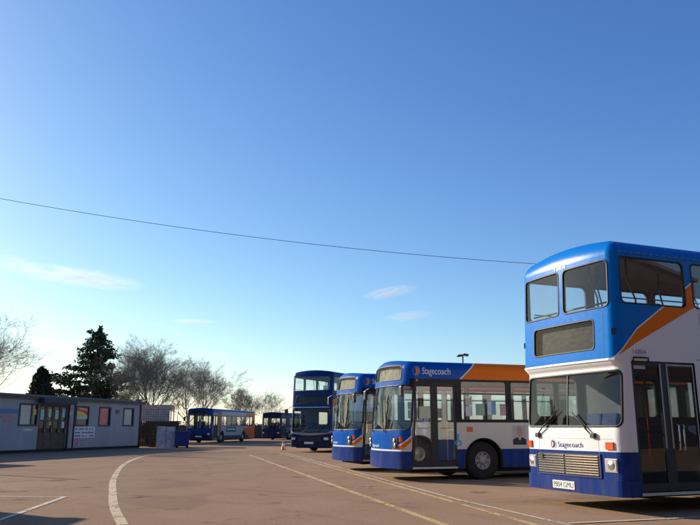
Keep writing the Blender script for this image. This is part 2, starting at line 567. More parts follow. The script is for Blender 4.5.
def finish_holes(sh, holes, root, gm=None):
    """gaskets, panes, wheel arches - one object per opening"""
    for h in holes:
        if h.arch:
            mb = MB(); a = [mb.vert(sh.P(s, z, .004)) for s, z in h.loop]; b = [mb.vert(sh.P(s, z, -.5)) for s, z in h.loop]
            for k in range(len(a) - 1): mb.face((a[k], b[k], b[k + 1], a[k + 1]), True)
            mb.face(b)
            # lip
            c = [mb.vert(sh.P(h.cs + (s - h.cs) * 1.06, h.arch[1] + (z - h.arch[1]) * (1.06 if z > h.arch[1] else 1), .006)) for s, z in h.loop]
            for k in range(len(a) - 1): mb.face((a[k], a[k + 1], c[k + 1], c[k]), True)
            mb.build('wheel_arch', M['black'], root)
        elif h.kind in ('win', 'screen', 'dest'):
            g = MB(); gasket(sh, h, g, .026 if h.kind != 'screen' else .036)
            nm = {'win': 'window', 'screen': 'windscreen', 'dest': 'destination_box'}[h.kind]
            fr = g.build(nm, M['black'], root)
            p = MB(); pane(sh, h, p)
            p.build('pane', getattr(h, 'mat', None) or {'screen': M['glass_ws'], 'dest': M['glass_dest']}.get(h.kind, M['glass']), fr)
            if h.kind == 'dest':
                bl = MB(); patch(sh, bl, h.s0, h.s1, h.z0, h.z1, -.13, -.09)
                bl.build('blind', h.blind, fr)

def mirror(root, base, tip, size=(.05, .2, .34), rz=0.0):
    a = MB(); b = Vector(base); t = Vector(tip)
    a.tube([b, b + (t - b) * .5 + Vector((0, 0, .06)), t + Vector((0, 0, size[2] / 2))], .014, 8)
    arm = a.build('mirror_arm', M['plastic'], root)
    h = MB(); h.box(-size[0], size[0], -size[1] / 2, size[1] / 2, -size[2] / 2, size[2] / 2)
    ho = h.build('mirror', M['plastic'], root, fix=True, bevel=.03); ho.location = tip; ho.rotation_euler = (0, 0, rz)
    g = MB(); x = -size[0] - .003; y, z = size[1] / 2 - .025, size[2] / 2 - .025
    g.quad((x, y, -z), (x, -y, -z), (x, -y, z), (x, y, z)); g.build('mirror_glass', M['mirror'], ho)

def wiper(sh, root, s0, z0, s1, z1, bl=.5):
    w = MB(); p0 = sh.P(s0, z0, .03); p1 = sh.P(s1, z1, .035)
    w.tube([sh.P(s0, z0, 0), p0, p0.lerp(p1, .5) + Vector((.02, 0, 0)), p1], .012, 6)
    d = Vector((p1 - p0)).normalized()
    w.tube([p1 - d * bl * .35, p1 + d * bl * .45], .011, 6)
    w.build('wiper', M['black'], root)

def door_leaf(sh, root, s0, s1, z0, z1, off=-.02, fw=.055, trim=True, split=None, mat_frame=None, gl=None):
    mb = MB(); o0, o1 = off - .03, off
    patch(sh, mb, s0, s0 + fw, z0, z1, o0, o1); patch(sh, mb, s1 - fw, s1, z0, z1, o0, o1)
    patch(sh, mb, s0 + fw, s1 - fw, z0, z0 + .12, o0, o1 - .002); patch(sh, mb, s0 + fw, s1 - fw, z1 - .07, z1, o0, o1 - .002)
    if split: patch(sh, mb, s0 + fw, s1 - fw, split - .03, split + .03, o0, o1 - .002)
    d = mb.build('door', mat_frame or M['black'], root)
    g = MB(); patch(sh, g, s0 + fw, s1 - fw, z0 + .12, z1 - .07, off - .018, off - .012); g.build('door_glass', gl or M['glass_dark'], d)
    return d

def logo(sh, root, s0, z0, r, c_disc, c_mark, crescent=True):
    mb = MB(); mb.cur = 0
    n = 28
    shape2d(sh, mb, [(r * cos(2 * pi * k / n), r * sin(2 * pi * k / n)) for k in range(n)], s0, z0, .005)
    mb.cur = 1
    pts = [(r * .78 * cos(a), r * .78 * sin(a)) for a in [radians(-120 + 240 * k / 16) for k in range(17)]]
    pts += [(r * .30 * cos(a) - r * .38, r * .5 * sin(a)) for a in [radians(80 - 160 * k / 10) for k in range(11)]]
    shape2d(sh, mb, pts, s0, z0, .007)
    mb.build('emblem', [c_disc, c_mark], root)

# ================================================================== BUS A : tall double decker at the right
def double_decker(cfg):
    root = empty('double_decker_bus', cfg['loc'], cfg['rz'])
    tag(root, cfg['label'], 'bus')
    L, W, z0, H = cfg['L'], 2.5, cfg.get('z0', .27), cfg['H']
    sh = Shell(L, W, z0, H, r=cfg['r'], bow=cfg['bow'], zr0=H - .21, dmax=.20, rake=cfg['rake'], crown=.11, rw=cfg.get('rw', 1.2))
    F, SD = sh.front, sh.side
    holes = []
    for (y0, y1, za, zb, r, k) in cfg['front_holes']:
        h = Hole(F(y0), F(y1), za, zb, r, k, .03 if k != 'dest' else .04); holes.append(h)
        if k == 'dest': h.blind = cfg['blind']
        if k == 'win' and cfg.get('fglass'): h.mat = cfg['fglass']
    for x0, x1 in cfg['upper']:
        for sg in (1, -1): holes.append(Hole(sg * SD(x0), sg * SD(x1), cfg['uz'][0], cfg['uz'][1], .09))
    for x0, x1 in cfg['lower']: holes.append(Hole(SD(x0), SD(x1), 1.5, 2.25, .09))
    for x0, x1 in cfg['lower_off']: holes.append(Hole(-SD(x0), -SD(x1), 1.5, 2.25, .09))
    dx0, dx1 = cfg['door']; dz0, dz1 = z0 + .05, 2.36
    dh = Hole(SD(dx0), SD(dx1), dz0, dz1, .03, 'door', .03); holes.append(dh)
    for sg in (1, -1):
        for ax in cfg['axles']:
            R = .56
            h = Hole(sg * SD(ax + R), sg * SD(ax - R), z0, .48 + R, 0, 'arch', .1, arch=(R, .48)); holes.append(h)
    for sg in (1, -1): holes.append(Hole(sg * (sh.smax - .95), sg * (sh.smax - .06), cfg['uz'][0], cfg['uz'][1], .1))
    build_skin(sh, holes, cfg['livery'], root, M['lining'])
    finish_holes(sh, holes, root)
    # floors
    mb = MB(); plan_sheet(sh, mb, .34, .32, .40); mb.box(dx1, dx0, .6, 1.17, .335, .395); mb.build('lower_floor', M['flooring'], root)
    mb = MB(); plan_sheet(sh, mb, 2.36, .06, 2.46); mb.build('upper_floor', M['lining_dark'], root)
    mb = MB(); mb.box(-L + .3, -.4, -1.0, 1.0, .22, .33); mb.build('chassis', M['chassis'], root)
    add_wheels(root, cfg['axles'], 1.22)
    add_seats(root, [-.95 - .76 * k for k in range(11)], (-.72, .72), 2.42)
    add_seats(root, [-3.3 - .76 * k for k in range(7)], (-.72, .72), .40)
    # doors
    s0, s1 = SD(dx0), SD(dx1); mid = (s0 + s1) / 2
    d1 = door_leaf(sh, root, s0 + .005, mid - .045, dz0 + .01, dz1 - .01); d2 = door_leaf(sh, root, mid + .045, s1 - .005, dz0 + .01, dz1 - .01)
    mb = MB(); patch(sh, mb, mid - .045, mid + .045, dz0, dz1, -.06, -.02); mb.build('door_post', M['black'], root)
    if cfg.get('strips'):
        for d, a, b in ((d1, mid - .085, mid - .06), (d2, mid + .06, mid + .085), (d2, s1 - .05, s1 - .03)):
            t = MB(); patch(sh, t, a, b, .98, dz1 - .03, -.02, -.011, nz=4); t.build('door_seal', M['sealgrey'], d)
        t = MB(); patch(sh, t, mid + .087, s1 - .052, dz1 - .06, dz1 - .035, -.02, -.011); t.build('door_seal', M['sealgrey'], d2)
        t = MB(); patch(sh, t, s0 + .06, s0 + .3, dz1 - .13, dz1 - .075, -.02, -.012); t.build('door_sticker', M['sealgrey'], d1)
        for zz in (.95, 1.0): pass
        g = MB()
        for q in (mid + .2, mid + .3):
            a = sh.P(q, .95, -.012); b = sh.P(q, 1.35, -.012); g.tube([a + Vector((0, -.02, 0)), a + Vector((0, .02, 0)), b + Vector((0, .02, 0)), b + Vector((0, -.02, 0))], .012, 6)
        g.build('grab_handle', M['alu'], d2)
    mb = MB(); patch(sh, mb, s0, s1, z0 + .0, z0 + .045, -.05, .012); mb.build('door_step', M['alu'], root)
    # interior: cab, rails
    mb = MB(); mb.box(-.55, -.22, -1.1, 1.0, .4, 1.22); mb.box(-.42, -.2, -1.15, -.2, 1.2, 1.36); mb.build('dashboard', M['lining_dark'], root, fix=True, bevel=.03)
    mb = MB(); ring = [(-.62 + .12 * sin(a), -.62 + .23 * cos(a), 1.32 + .2 * sin(a)) for a in [2 * pi * k / 20 for k in range(21)]]
    mb.tube(ring, .018, 6); mb.tube([(-.62, -.62, 1.32), (-.45, -.62, 1.0)], .03, 6); mb.build('steering_wheel', M['black'], root)
    mb = MB(); mb.box(-1.42, -1.38, -1.15, -.1, .4, 2.3); mb.build('cab_partition', M['lining_dark'], root)
    s = link(bpy.data.objects.new('seat', seat_me), root); s.location = (-1.1, -.62, .62)
    mb = MB()
    for (a, b) in (((-.55, .95, .42), (-.55, .95, 1.42)), ((-.55, .95, 1.42), (-1.05, .8, 1.25)), ((-.6, .95, .95), (-1.1, .75, .72)), ((-1.1, .75, .42), (-1.1, .75, 2.3)), ((-1.75, .5, .42), (-1.75, .5, 2.3)), ((-1.75, .5, 1.3), (-1.3, .9, 1.25))):
        mb.tube([a, b], .018, 8)
    mb.build('handrail', M['rail_red'], root)
    mb = MB()
    mb.tube([(-.25, -1.05, 3.35), (-.25, 1.05, 3.35)], .016, 8)
    for x, y in ((-.62, .3), (-1.35, .45), (-1.35, -.4), (-2.9, .4), (-2.9, -.4), (-4.4, .4), (-4.4, -.4)):
        mb.tube([(x, y, 2.46), (x, y, 3.55), (x + .12, y * .92, 3.9), (x + .12, y * .92, H - .05)], .016, 8)
    for sg in (1, -1):
        mb.tube([(-.3, sg * 1.1, 3.42), (-8.5, sg * 1.1, 3.42)], .012, 6)
    mb.build('upper_handrail', M['plastic'], root)
    return root, sh

M['sealgrey'] = simple('door_seal_grey', (.42, .42, .42), .6)
def blind_mat(name, dark, light):
    B = Mat(name, rough=.7)
    n = B.noise(7, 5, .6, stretch=(1, 1, 2.5)); band = B.z.gt(2.68)
    col = B.mix(n.step(.35, .7), dark, light); col = B.mix(band * .0 + (1.0 - band) * .55, col, (.03, .03, .03))
    B.set('color', col); return B.m
M['blind_a'] = blind_mat('destination_blind', (.01, .012, .01), (.10, .105, .085))
M['blind_b'] = simple('destination_blind_dark', (.015, .03, .03), .6, var=.6, scale=5)

def liv_a(L):
    X = L.x * -1.0 + .09
    b1 = (X * 1.02 + (2.40 - .153)).min(X * .6545 + (2.9 - .419))
    b2 = (X * .553 + (2.40 - .083)).min(X * .489 + (2.66 - .303))
    side = L.y.abs().gt(1.0) * X.gt(.15)
    c = L.mix(L.z.gt(.93), ULTRA, WHITE)
    isfront = 1.0 - side
    blue_f = L.z.gt(2.40)
    above = L.z.gt(b1); orange = L.z.gt(b2) * X.gt(.1)
    c_side = L.mix(orange, c, ORANGE)
    c_side = L.mix(L.z.gt(b1 - .03), c_side, WHITE)
    c_side = L.mix(above, c_side, BLUE)
    c_front = L.mix(blue_f, c, BLUE)
    return L.mix(side, c_front, c_side)
A_th = math.atan2(-.385, -.923)
bus_a, shA = double_decker(dict(
    loc=(3.70, 12.81, 0), rz=A_th, rw=.28, L=9.8, H=4.34, r=.17, bow=.05, rake=lambda z: max(0, z - 2.4) * .05 + (0 if z < 1.22 else (z - 1.22) * .085 if z < 2.27 else max(0, .089 - (z - 2.27) * 1.0)),
    label='large blue and white double-decker bus with a chrome slatted grille, nearest at right',
    livery=livery('livery_tall_bus', liv_a),
    front_holes=[(-1.15, 1.215, 1.32, 2.21, .11, 'screen'),
                 (-1.10, -.06, 3.25, 4.04, .07, 'win'), (.06, 1.13, 3.25, 4.04, .09, 'win'), (-.82, .80, 2.57, 3.07, .07, 'dest')],
    blind=M['blind_a'], uz=(3.30, 4.08), fglass=glass('upper_front_glass', (.90, .93, .93), refl=(.35, .45, .55), dirt=.015),
    upper=[(-.25, -1.68), (-1.86, -3.3), (-3.48, -4.92), (-5.1, -6.54), (-6.72, -8.16), (-8.34, -9.4)],
    lower=[(-2.0, -3.3), (-3.48, -4.92), (-5.1, -6.54), (-6.72, -8.16)], lower_off=[(-.3, -1.3), (-1.86, -3.3), (-3.48, -4.92), (-5.1, -6.54), (-6.72, -8.16)],
    door=(-.36, -1.73), axles=(-2.5, -7.6), strips=True))
F = shA.front; SD = shA.side
# split bar between the windscreen halves is body; black it
mb = MB(); patch(shA, mb, F(.012), F(.030), 1.33, 2.20, -.014, .004, ns=1, nz=6); mb.build('windscreen_pillar', M['black'], bus_a)
mb = MB()
patch(shA, mb, F(-1.19), F(1.19), 2.365, 2.40, -.002, .012, ns=24); mb.build('waist_moulding', M['white'], bus_a)
# recessed dark frame + slats of the radiator grille
mb = MB(); patch(shA, mb, F(-.86), F(.76), .53, .88, -.002, .006, ns=16)
gr = mb.build('grille', M['black'], bus_a)
mb = MB()
for k in range(8):
    z = .555 + k * .041
    patch(shA, mb, F(-.83), F(-.085), z, z + .016, .004, .03, ns=8); patch(shA, mb, F(-.045), F(.73), z, z + .016, .004, .03, ns=8)
mb.build('grille_slats', M['chrome'], gr)
mb = MB(); patch(shA, mb, F(-.88), F(-.86), .52, .89, -.002, .02); patch(shA, mb, F(.76), F(.78), .52, .89, -.002, .02)
patch(shA, mb, F(-.86), F(.76), .515, .53, -.002, .02, ns=16); mb.build('grille_surround', M['bluetxt'], gr)
mb = MB(); patch(shA, mb, F(-.74), F(-.66), .77, .87, .03, .04); mb.build('towing_cover', M['black'], gr)
for sg, y0, y1 in ((-1, -1.13, -.93), (1, .88, 1.1)):
    mb = MB(); patch(shA, mb, F(y0 - .015), F(y1 + .015), .62, .83, -.002, .012, ns=4); hl = mb.build('headlight', M['alu'], bus_a)
    mb = MB(); patch(shA, mb, F(y0), F(y1), .635, .815, .012, .022, ns=5, nz=3); mb.build('lens', M['lens'], hl)
    mb = MB(); c = shA.P(F((y0 + y1) / 2), .725, .024)
    mb.lathe([(.0001, .012), (.05, .006), (.072, 0)], 20, axis='x', M=Matrix.Translation(c)); mb.build('bulb_reflector', M['chrome'], hl)
    a0, a1 = (-1.17, -1.02) if sg < 0 else (.91, 1.07)
    mb = MB(); patch(shA, mb, F(a0), F(a1), .965, 1.08, -.002, .025, ns=4); mb.build('indicator', M['amber'], bus_a)
    mb = MB(); patch(shA, mb, F(sg * 1.19) - .03, F(sg * 1.19) + .03, 2.78, 2.88, -.002, .02); mb.build('marker_light', M['plastic'], bus_a)
# bumper
mb = MB(); patch(shA, mb, -SD(-.42), SD(-.34), .255, .50, -.01, .035, ns=70, nz=3); bump_o = mb.build('bumper', livery('bumper_paint', lambda L: L.mix(L.z.gt(5), ULTRA, ULTRA)), bus_a)
mb = MB(); patch(shA, mb, F(-.40), F(.17), .30, .43, .035, .045, ns=4); pl = mb.build('number_plate', M['plate'], bus_a)
text_on(shA, 'P804 GMU', F(-.37), .325, .085, M['ink'], pl, width=.51, off=.0465)
mb = MB(); patch(shA, mb, F(-.875), F(-.868), .27, .49, .0355, .0365); patch(shA, mb, F(.55), F(.557), .27, .49, .0355, .0365); mb.build('bumper_joint', M['black'], bump_o)
# access flap lines across the white front
mb = MB(); patch(shA, mb, F(-1.2), F(1.14), 1.125, 1.131, -.001, .002, ns=20); patch(shA, mb, F(.745), F(.751), .9, 1.13, -.001, .002); patch(shA, mb, F(-.80), F(-.794), .9, 1.13, -.001, .002)
mb.build('panel_joint', M['sealgrey'], bus_a)
mb = MB()
for x in (-1.95, -3.38, -4.99, -6.6, -8.2):
    for sg in (1, -1): patch(shA, mb, sg * SD(x) - .003, sg * SD(x) + .003, 2.44, 3.22, -.001, .0025)
for sg in (1, -1):
    patch(shA, mb, sg * SD(-.2), sg * SD(-9.4), 4.135, 4.145, -.001, .004, ns=40); patch(shA, mb, sg * SD(-1.8), sg * SD(-9.4), 2.41, 2.42, -.001, .004, ns=40)
patch(shA, mb, F(1.0) - .003, F(1.0) + .003, 2.41, 3.2, -.001, .002)
mb.build('panel_seam', simple('seam_dark', (.05, .06, .09), .6), bus_a)
mb = MB()
for k in range(26):
    for sg in (1, -1):
        c = shA.P(sg * SD(-.3 - .14 * k), 4.17, .0); mb.lathe([(.0001, .006), (.007, .004), (.009, 0)], 8, M=Matrix.Translation(c) if sg > 0 else Matrix.Translation(c) @ Matrix.Rotation(pi, 4, 'Z'))
mb.build('rivets', M['alu'], bus_a)
logo(shA, bus_a, F(-.37), 1.03, .075, M['white'], M['bluetxt'])
mb = MB(); pts = [(.072 * cos(a) , .075 * sin(a)) for a in [radians(100 + 160 * k / 12) for k in range(13)]] + [(.05 * cos(a) + .0, .06 * sin(a)) for a in [radians(255 - 150 * k / 10) for k in range(11)]]
shape2d(shA, mb, pts, F(-.37), 1.03, .008); mb.build('emblem_arc', M['redtxt'], bus_a)
text_on(shA, 'Stagecoach', F(-.25), .985, .085, M['bluetxt'], bus_a, width=.64)
text_on(shA, '16804', F(-.15), 4.072, .075, M['white'], bus_a, width=.31, off=.008)
text_on(shA, '16804', SD(-.42), 2.47, .075, M['greytxt'], bus_a, width=.27)
wiper(shA, bus_a, F(-.80), 1.19, F(-.42), 1.45, .55); wiper(shA, bus_a, F(.66), 1.17, F(.38), 1.40, .55)
mb = MB()
for y, sg in ((-.80, 1), (.66, -1)):
    c = shA.P(F(y), 1.19, .02); mb.box(c.x - .03, c.x + .03, c.y - .05, c.y + .05, c.z - .05, c.z + .03)
mb.build('wiper_spindle', M['black'], bus_a, fix=True, bevel=.01)
mb = MB(); c = shA.P(SD(-.45), 2.42, .0)
mb.tube([shA.P(SD(-.40), 2.33, .01), shA.P(SD(-.40), 2.41, .03), shA.P(SD(-.70), 2.41, .03), shA.P(SD(-.72), 2.34, .01)], .014, 8); mb.build('door_guard_rail', M['black'], bus_a)

# ================================================================== BUS REAR : dark double decker
def liv_d(L):
    c = L.mix(L.z.gt(.95), NAVY, (.004, .032, .16))
    v = L.y * L.y * .09 + .90
    band = L.z.gt(v) * L.z.lt(v + .13) * L.x.gt(-.35)
    c = L.mix(band, c, (.30, .31, .32))
    side = L.y.abs().gt(1.1) * L.x.lt(-.4)
    c = L.mix(side * L.z.lt(2.35 - L.x * .2) * L.z.gt(1.0), c, WHITE)
    c = L.mix(side * (L.z.gt(2.35 - L.x * .2)) * L.z.lt(2.75 - L.x * .2), c, ORANGE)
    return c
D_L = Vector((sin(radians(-66)), cos(radians(-66)), 0))
nD = Vector((-D_L.y, D_L.x, 0)); nD = nD if nD.y < 0 else -nD
bus_d, shD = double_decker(dict(
    loc=(-2.25, 41.1, 0), rz=math.atan2(nD.y, nD.x), L=10.2, H=4.36, r=.22, bow=.12, rake=lambda z: max(0, z - 1.0) * .07,
    label='dark blue double-decker bus seen head-on in shade, with a traffic cone beside it',
    livery=livery('livery_dark_bus', liv_d),
    front_holes=[(-1.14, 1.14, 1.06, 2.36, .14, 'screen'), (-1.12, 1.12, 3.32, 4.12, .14, 'win'), (-.95, .95, 2.62, 3.05, .06, 'dest')],
    blind=M['blind_b'], uz=(3.32, 4.1),
    upper=[(-.4, -1.7), (-1.86, -3.3), (-3.48, -4.92), (-5.1, -6.54), (-6.72, -8.16), (-8.34, -9.6)],
    lower=[(-2.2, -3.3), (-3.48, -4.92), (-5.1, -6.54), (-6.72, -8.16)], lower_off=[(-.4, -1.4), (-1.86, -3.3), (-3.48, -4.92), (-5.1, -6.54), (-6.72, -8.16)],
    door=(-.5, -1.75), axles=(-2.7, -7.9)))
F = shD.front
mb = MB(); patch(shD, mb, F(-1.15), F(1.15), 2.40, 2.44, -.002, .02, ns=24); mb.build('waist_moulding', M['alu'], bus_d)
for sg in (-1, 1):
    mb = MB(); patch(shD, mb, F(sg * 1.0) - .13, F(sg * 1.0) + .13, .66, .80, -.002, .02, ns=4); mb.build('headlight', M['lens'], bus_d)
    mirror(bus_d, (-.2, sg * 1.15, 2.5), (.1, sg * 1.38, 2.15))
mb = MB(); patch(shD, mb, F(-.28), F(.28), .45, .56, -.002, .02); mb.build('number_plate', M['plate'], bus_d)
mb = MB(); patch(shD, mb, F(-.7), F(.7), .6, .84, -.002, .008, ns=10); mb.build('grille', M['black'], bus_d)
mb = MB(); patch(shD, mb, F(-1.24) - .02, F(-1.22) + .04, .95, 1.3, -.002, .03, ns=2); mb.build('marker_light', M['white'], bus_d)
mb = MB(); patch(shD, mb, F(.72), F(1.0), 3.36, 3.6, -.07, -.06); mb.build('window_notice', M['white'], bus_d)
wiper(shD, bus_d, F(-.5), 1.05, F(.1), 1.35, .8); wiper(shD, bus_d, F(.5), 1.05, F(.9), 1.4, .8)

# ================================================================== single deck buses
def single_decker(cfg):
    root = empty('single_decker_bus', cfg['loc'], cfg['rz'])
    tag(root, cfg['label'], 'bus', cfg.get('group'))
    L, W, z0, H = cfg['L'], 2.4, cfg.get('z0', .30), cfg['H']
    sh = Shell(L, W, z0, H, r=cfg['r'], bow=cfg['bow'], zr0=H - .17, dmax=.17, rake=cfg['rake'], crown=.10)
    F, SD = sh.front, sh.side; holes = []
    for (y0, y1, za, zb, r, k) in cfg['front_holes']:
        h = Hole(F(y0) if abs(y0) < 1.15 else math.copysign(sh.s_corner + abs(y0) - 1.2, y0), F(y1) if abs(y1) < 1.15 else math.copysign(sh.s_corner + abs(y1) - 1.2, y1), za, zb, r, k, .03); holes.append(h)
        if k == 'dest': h.blind = cfg['blind']
        if k == 'screen': h.mat = M['glass_ws2']
    wz = cfg['wz']
    for x0, x1 in cfg['near']: holes.append(Hole(SD(x0), SD(x1), wz[0], wz[1], .06))
    for x0, x1 in cfg['off']: holes.append(Hole(-SD(x0), -SD(x1), wz[0], wz[1], .06))
    dx0, dx1 = cfg['door']; dz0, dz1 = z0 + .05, cfg.get('dtop', 2.42)
    holes.append(Hole(SD(dx0), SD(dx1), dz0, dz1, .05, 'door', .03))
    for sg in (1, -1):
        for ax in cfg['axles']:
            R = .54; holes.append(Hole(sg * SD(ax + R), sg * SD(ax - R), z0, .48 + R, 0, 'arch', .07, arch=(R, .48)))
    holes.append(Hole(sh.smax - .85, sh.smax - .06, wz[0], wz[1], .1)); holes.append(Hole(-sh.smax + .06, -sh.smax + .85, wz[0], wz[1], .1))
    build_skin(sh, holes, cfg['livery'], root, M['lining_s'])
    finish_holes(sh, holes, root)
    mb = MB(); plan_sheet(sh, mb, .34, .32, .38); mb.box(dx1, dx0, .6, 1.12, .335, .375); mb.build('floor', M['flooring'], root)
    mb = MB(); mb.box(-L + .3, -.5, -.98, .98, .2, .33); mb.build('chassis', M['chassis'], root)
    add_wheels(root, cfg['axles'], 1.17)
    add_seats(root, [-2.9 - .78 * k for k in range(int((L - 3.8) / .78))], (-.70, .70), .55)
    s0, s1 = SD(dx0), SD(dx1); mid = (s0 + s1) / 2
    door_leaf(sh, root, s0 + .01, mid - .05, dz0 + .01, dz1 - .01, split=None, mat_frame=cfg.get('doorframe'), gl=M['glass']); door_leaf(sh, root, mid + .05, s1 - .01, dz0 + .01, dz1 - .01, mat_frame=cfg.get('doorframe'), gl=M['glass'])
    mb = MB(); patch(sh, mb, mid - .05, mid + .05, dz0, dz1, -.06, -.02); mb.build('door_post', M['black'], root)
    mb = MB(); patch(sh, mb, s0, s1, z0, z0 + .045, -.05, .01); mb.build('door_step', M['alu'], root)
    mb = MB(); mb.box(-.75, -.40, -1.0, .85, .38, 1.15); mb.build('dashboard', M['lining_dark'], root, fix=True, bevel=.05)
    mb = MB(); ring = [(-.85 + .14 * sin(a), -.55 + .24 * cos(a), 1.28 + .19 * sin(a)) for a in [2 * pi * k / 20 for k in range(21)]]
    mb.tube(ring, .018, 6); mb.tube([(-.85, -.55, 1.28), (-.65, -.55, .95)], .03, 6); mb.build('steering_wheel', M['black'], root)
    s = link(bpy.data.objects.new('seat', seat_me), root); s.location = (-1.35, -.6, .62)
    mb = MB()
    for (a, b) in (((-1.75, .55, .4), (-1.75, .55, H - .1)), ((-.75, .75, .4), (-.75, .75, 1.5)), ((-.75, .75, 1.5), (-1.3, .55, 1.35)), ((-1.7, -.05, .4), (-1.7, -.05, H - .1)), ((-1.75, .55, 1.25), (-2.5, .95, 1.25))):
        mb.tube([a, b], .018, 8)
    mb.build('handrail', M['rail_yel'], root)
    mb = MB(); mb.box(-1.72, -1.69, -1.1, -.1, .4, 1.9); mb.build('cab_partition', M['lining_dark'], root)
    return root, sh

def liv_b(L):
    X = L.x * -1.0
    # lower skirt navy, pale flank between skirt and window band, blue cantrail, orange block towards the rear
    side = X.gt(.36) * L.y.abs().gt(.9)
    c = L.mix(L.z.gt(.77), ULTRA, (.68, .61, .51))
    c = L.mix(L.z.gt(1.44), c, (.02, .02, .022))
    c = L.mix(L.z.gt(2.54), c, ROYAL)
    diag = (X - 1.86) - (L.z - 2.54) * 1.12
    c = L.mix(L.z.gt(2.54) * diag.gt(0), c, ORANGE)
    c = L.mix(L.z.gt(2.54) * diag.gt(-.05) * diag.lt(0), c, WHITE)
    fr = L.mix(L.z.gt(.74), ULTRA, ROYAL)
    fr = L.mix(L.z.gt(.725) * L.z.lt(.765), fr, WHITE)
    # front pillar of the side is blue, with an orange wedge rising to the door
    wz_ = (X - .02) * .85 + .77
    wedge = L.y.abs().gt(.75) * L.z.gt(.77)
    fr = L.mix(wedge * L.z.lt(wz_.min(1.14)), fr, WHITE)
    fr = L.mix(wedge * L.z.lt((wz_ - .04).min(1.11)) , fr, ORANGE)
    fr = L.mix(wedge * L.z.lt((X - .2) * .85 + .77), fr, (.68, .61, .51))
    pill = X.lt(.42)
    c = L.mix(pill, c, fr)
    return c
th_b = radians(180 + 19)
M['blind_c'] = Mat('destination_blind_pale', rough=.6).m
B_ = Mat('destination_blind_lines', rough=.6)
stp = (B_.y * 9.0).frac(); B_.set('color', B_.mix((B_.noise(5, 3) + stp * .25).step(.35, .8), (.10, .09, .05), (.55, .50, .36))); M['blind_c'] = B_.m
cfgB = dict(loc=(.748, 19.82, 0), rz=th_b, L=9.4, H=2.95, r=.30, bow=.17, rake=lambda z: max(0, z - 1.15) * .10,
    label='blue single-decker bus with orange roof block and a wheelchair sign, second from right', group='blue single-deckers parked nose out',
    livery=livery('livery_single_bus', liv_b),
    front_holes=[(-1.16, 1.16, 1.24, 2.38, .16, 'screen'), (-.92, .92, 2.52, 2.86, .08, 'dest')], blind=M['blind_c'],
    wz=(1.5, 2.5), near=[(-1.84, -3.2), (-3.32, -4.7), (-4.82, -6.2), (-6.32, -7.7), (-7.8, -8.9)],
    off=[(-.75, -1.7), (-1.84, -3.2), (-3.32, -4.7), (-4.82, -6.2), (-6.32, -7.7), (-7.8, -8.9)],
    door=(-.44, -1.70), axles=(-2.46, -7.1))
bus_b, shB = single_decker(cfgB)
F = shB.front; SD = shB.side
text_on(shB, 'Stagecoach', SD(-.68), 2.655, .17, M['white'], bus_b, width=.88)
M['emblem_blue'] = simple('emblem_blue', (.10, .20, .52), .4); logo(shB, bus_b, SD(-.47), 2.73, .125, M['emblem_blue'], M['orangev'])
text_on(shB, 'Stagecoach', F(-.55), .815, .08, M['white'], bus_b, width=.6)
mb = MB(); patch(shB, mb, F(-.26), F(.26), .44, .55, -.002, .015); mb.build('number_plate', M['plate'], bus_b)
mb = MB(); patch(shB, mb, -SD(-.5), SD(-.42), .3, .70, -.01, .03, ns=50, nz=3); mb.build('bumper', livery('bumper_paint_single', lambda L: L.mix(L.z.gt(5), ULTRA, ULTRA)), bus_b)
for sg in (-1, 1):
    mb = MB(); patch(shB, mb, F(sg * .86) - .10, F(sg * .86) + .10, .80, 1.06, -.002, .025, ns=4, nz=2); hl = mb.build('headlight', M['plastic'], bus_b)
    mb = MB()
    for dy, zz, rr in ((-.03, .985, .062), (.0, .87, .062)):
        c = shB.P(F(sg * .86) + dy, zz, .027); mb.lathe([(.0001, .02), (rr * .7, .014), (rr, 0)], 18, axis='x', M=Matrix.Translation(c))
    mb.build('lens', M['lens'], hl)
    mb = MB(); patch(shB, mb, F(sg * 1.06) - .05, F(sg * 1.06) + .05, .96, 1.08, -.002, .02, ns=2); mb.build('indicator', M['amber'], bus_b)
    mirror(bus_b, (-.3, sg * 1.1, 2.46), (-.12, sg * 1.30, 2.2), (.04, .17, .27))
wiper(shB, bus_b, F(-.45), 1.2, F(-.62), 1.75, .9); wiper(shB, bus_b, F(.4), 1.2, F(.22), 1.75, .9)
# windscreen lower black mask curving down
mb = MB(); n = 24
for k in range(n):
    pass
# saloon window bars, notices, pictogram, fuel flap, advert
for h0, h1 in ((-1.84, -3.2), (-3.32, -4.7), (-4.82, -6.2), (-6.32, -7.7)):
    mb = MB(); patch(shB, mb, SD(h0 - .04), SD(h1 + .04), 2.16, 2.19, -.018, .0); mb.build('window_bar', M['plastic'], bus_b)
for x, z, w, h, m in ((-1.98, 1.60, .2, .26, 'white'), (-1.98, 1.88, .2, .24, 'paper_y'), (-2.28, 1.62, .26, .30, 'paper_g'), (-2.62, 1.64, .26, .34, 'paper_b'), (-3.0, 1.62, .2, .3, 'paper_p')):
    if m not in M: M[m] = simple(m, {'paper_y': (.75, .70, .5), 'paper_g': (.4, .6, .45), 'paper_b': (.25, .5, .75), 'paper_p': (.75, .5, .45)}[m], .7)
    mb = MB(); patch(shB, mb, SD(x), SD(x - w), z, z + h, -.03, -.026); mb.build('window_notice', M[m], bus_b)
mb = MB()
s_, z_ = SD(-1.72), .90
shape2d(shB, mb, [(.045 * cos(2 * pi * k / 12), .21 + .045 * sin(2 * pi * k / 12)) for k in range(12)], s_, z_, .006)
ring = [(.085 * cos(2 * pi * k / 20), .03 + .085 * sin(2 * pi * k / 20)) for k in range(21)]; ri = [(x * .65, .03 + (y - .03) * .65) for x, y in ring]
for k in range(20): shape2d(shB, mb, [ring[k], ring[k + 1], ri[k + 1], ri[k]], s_, z_, .006)
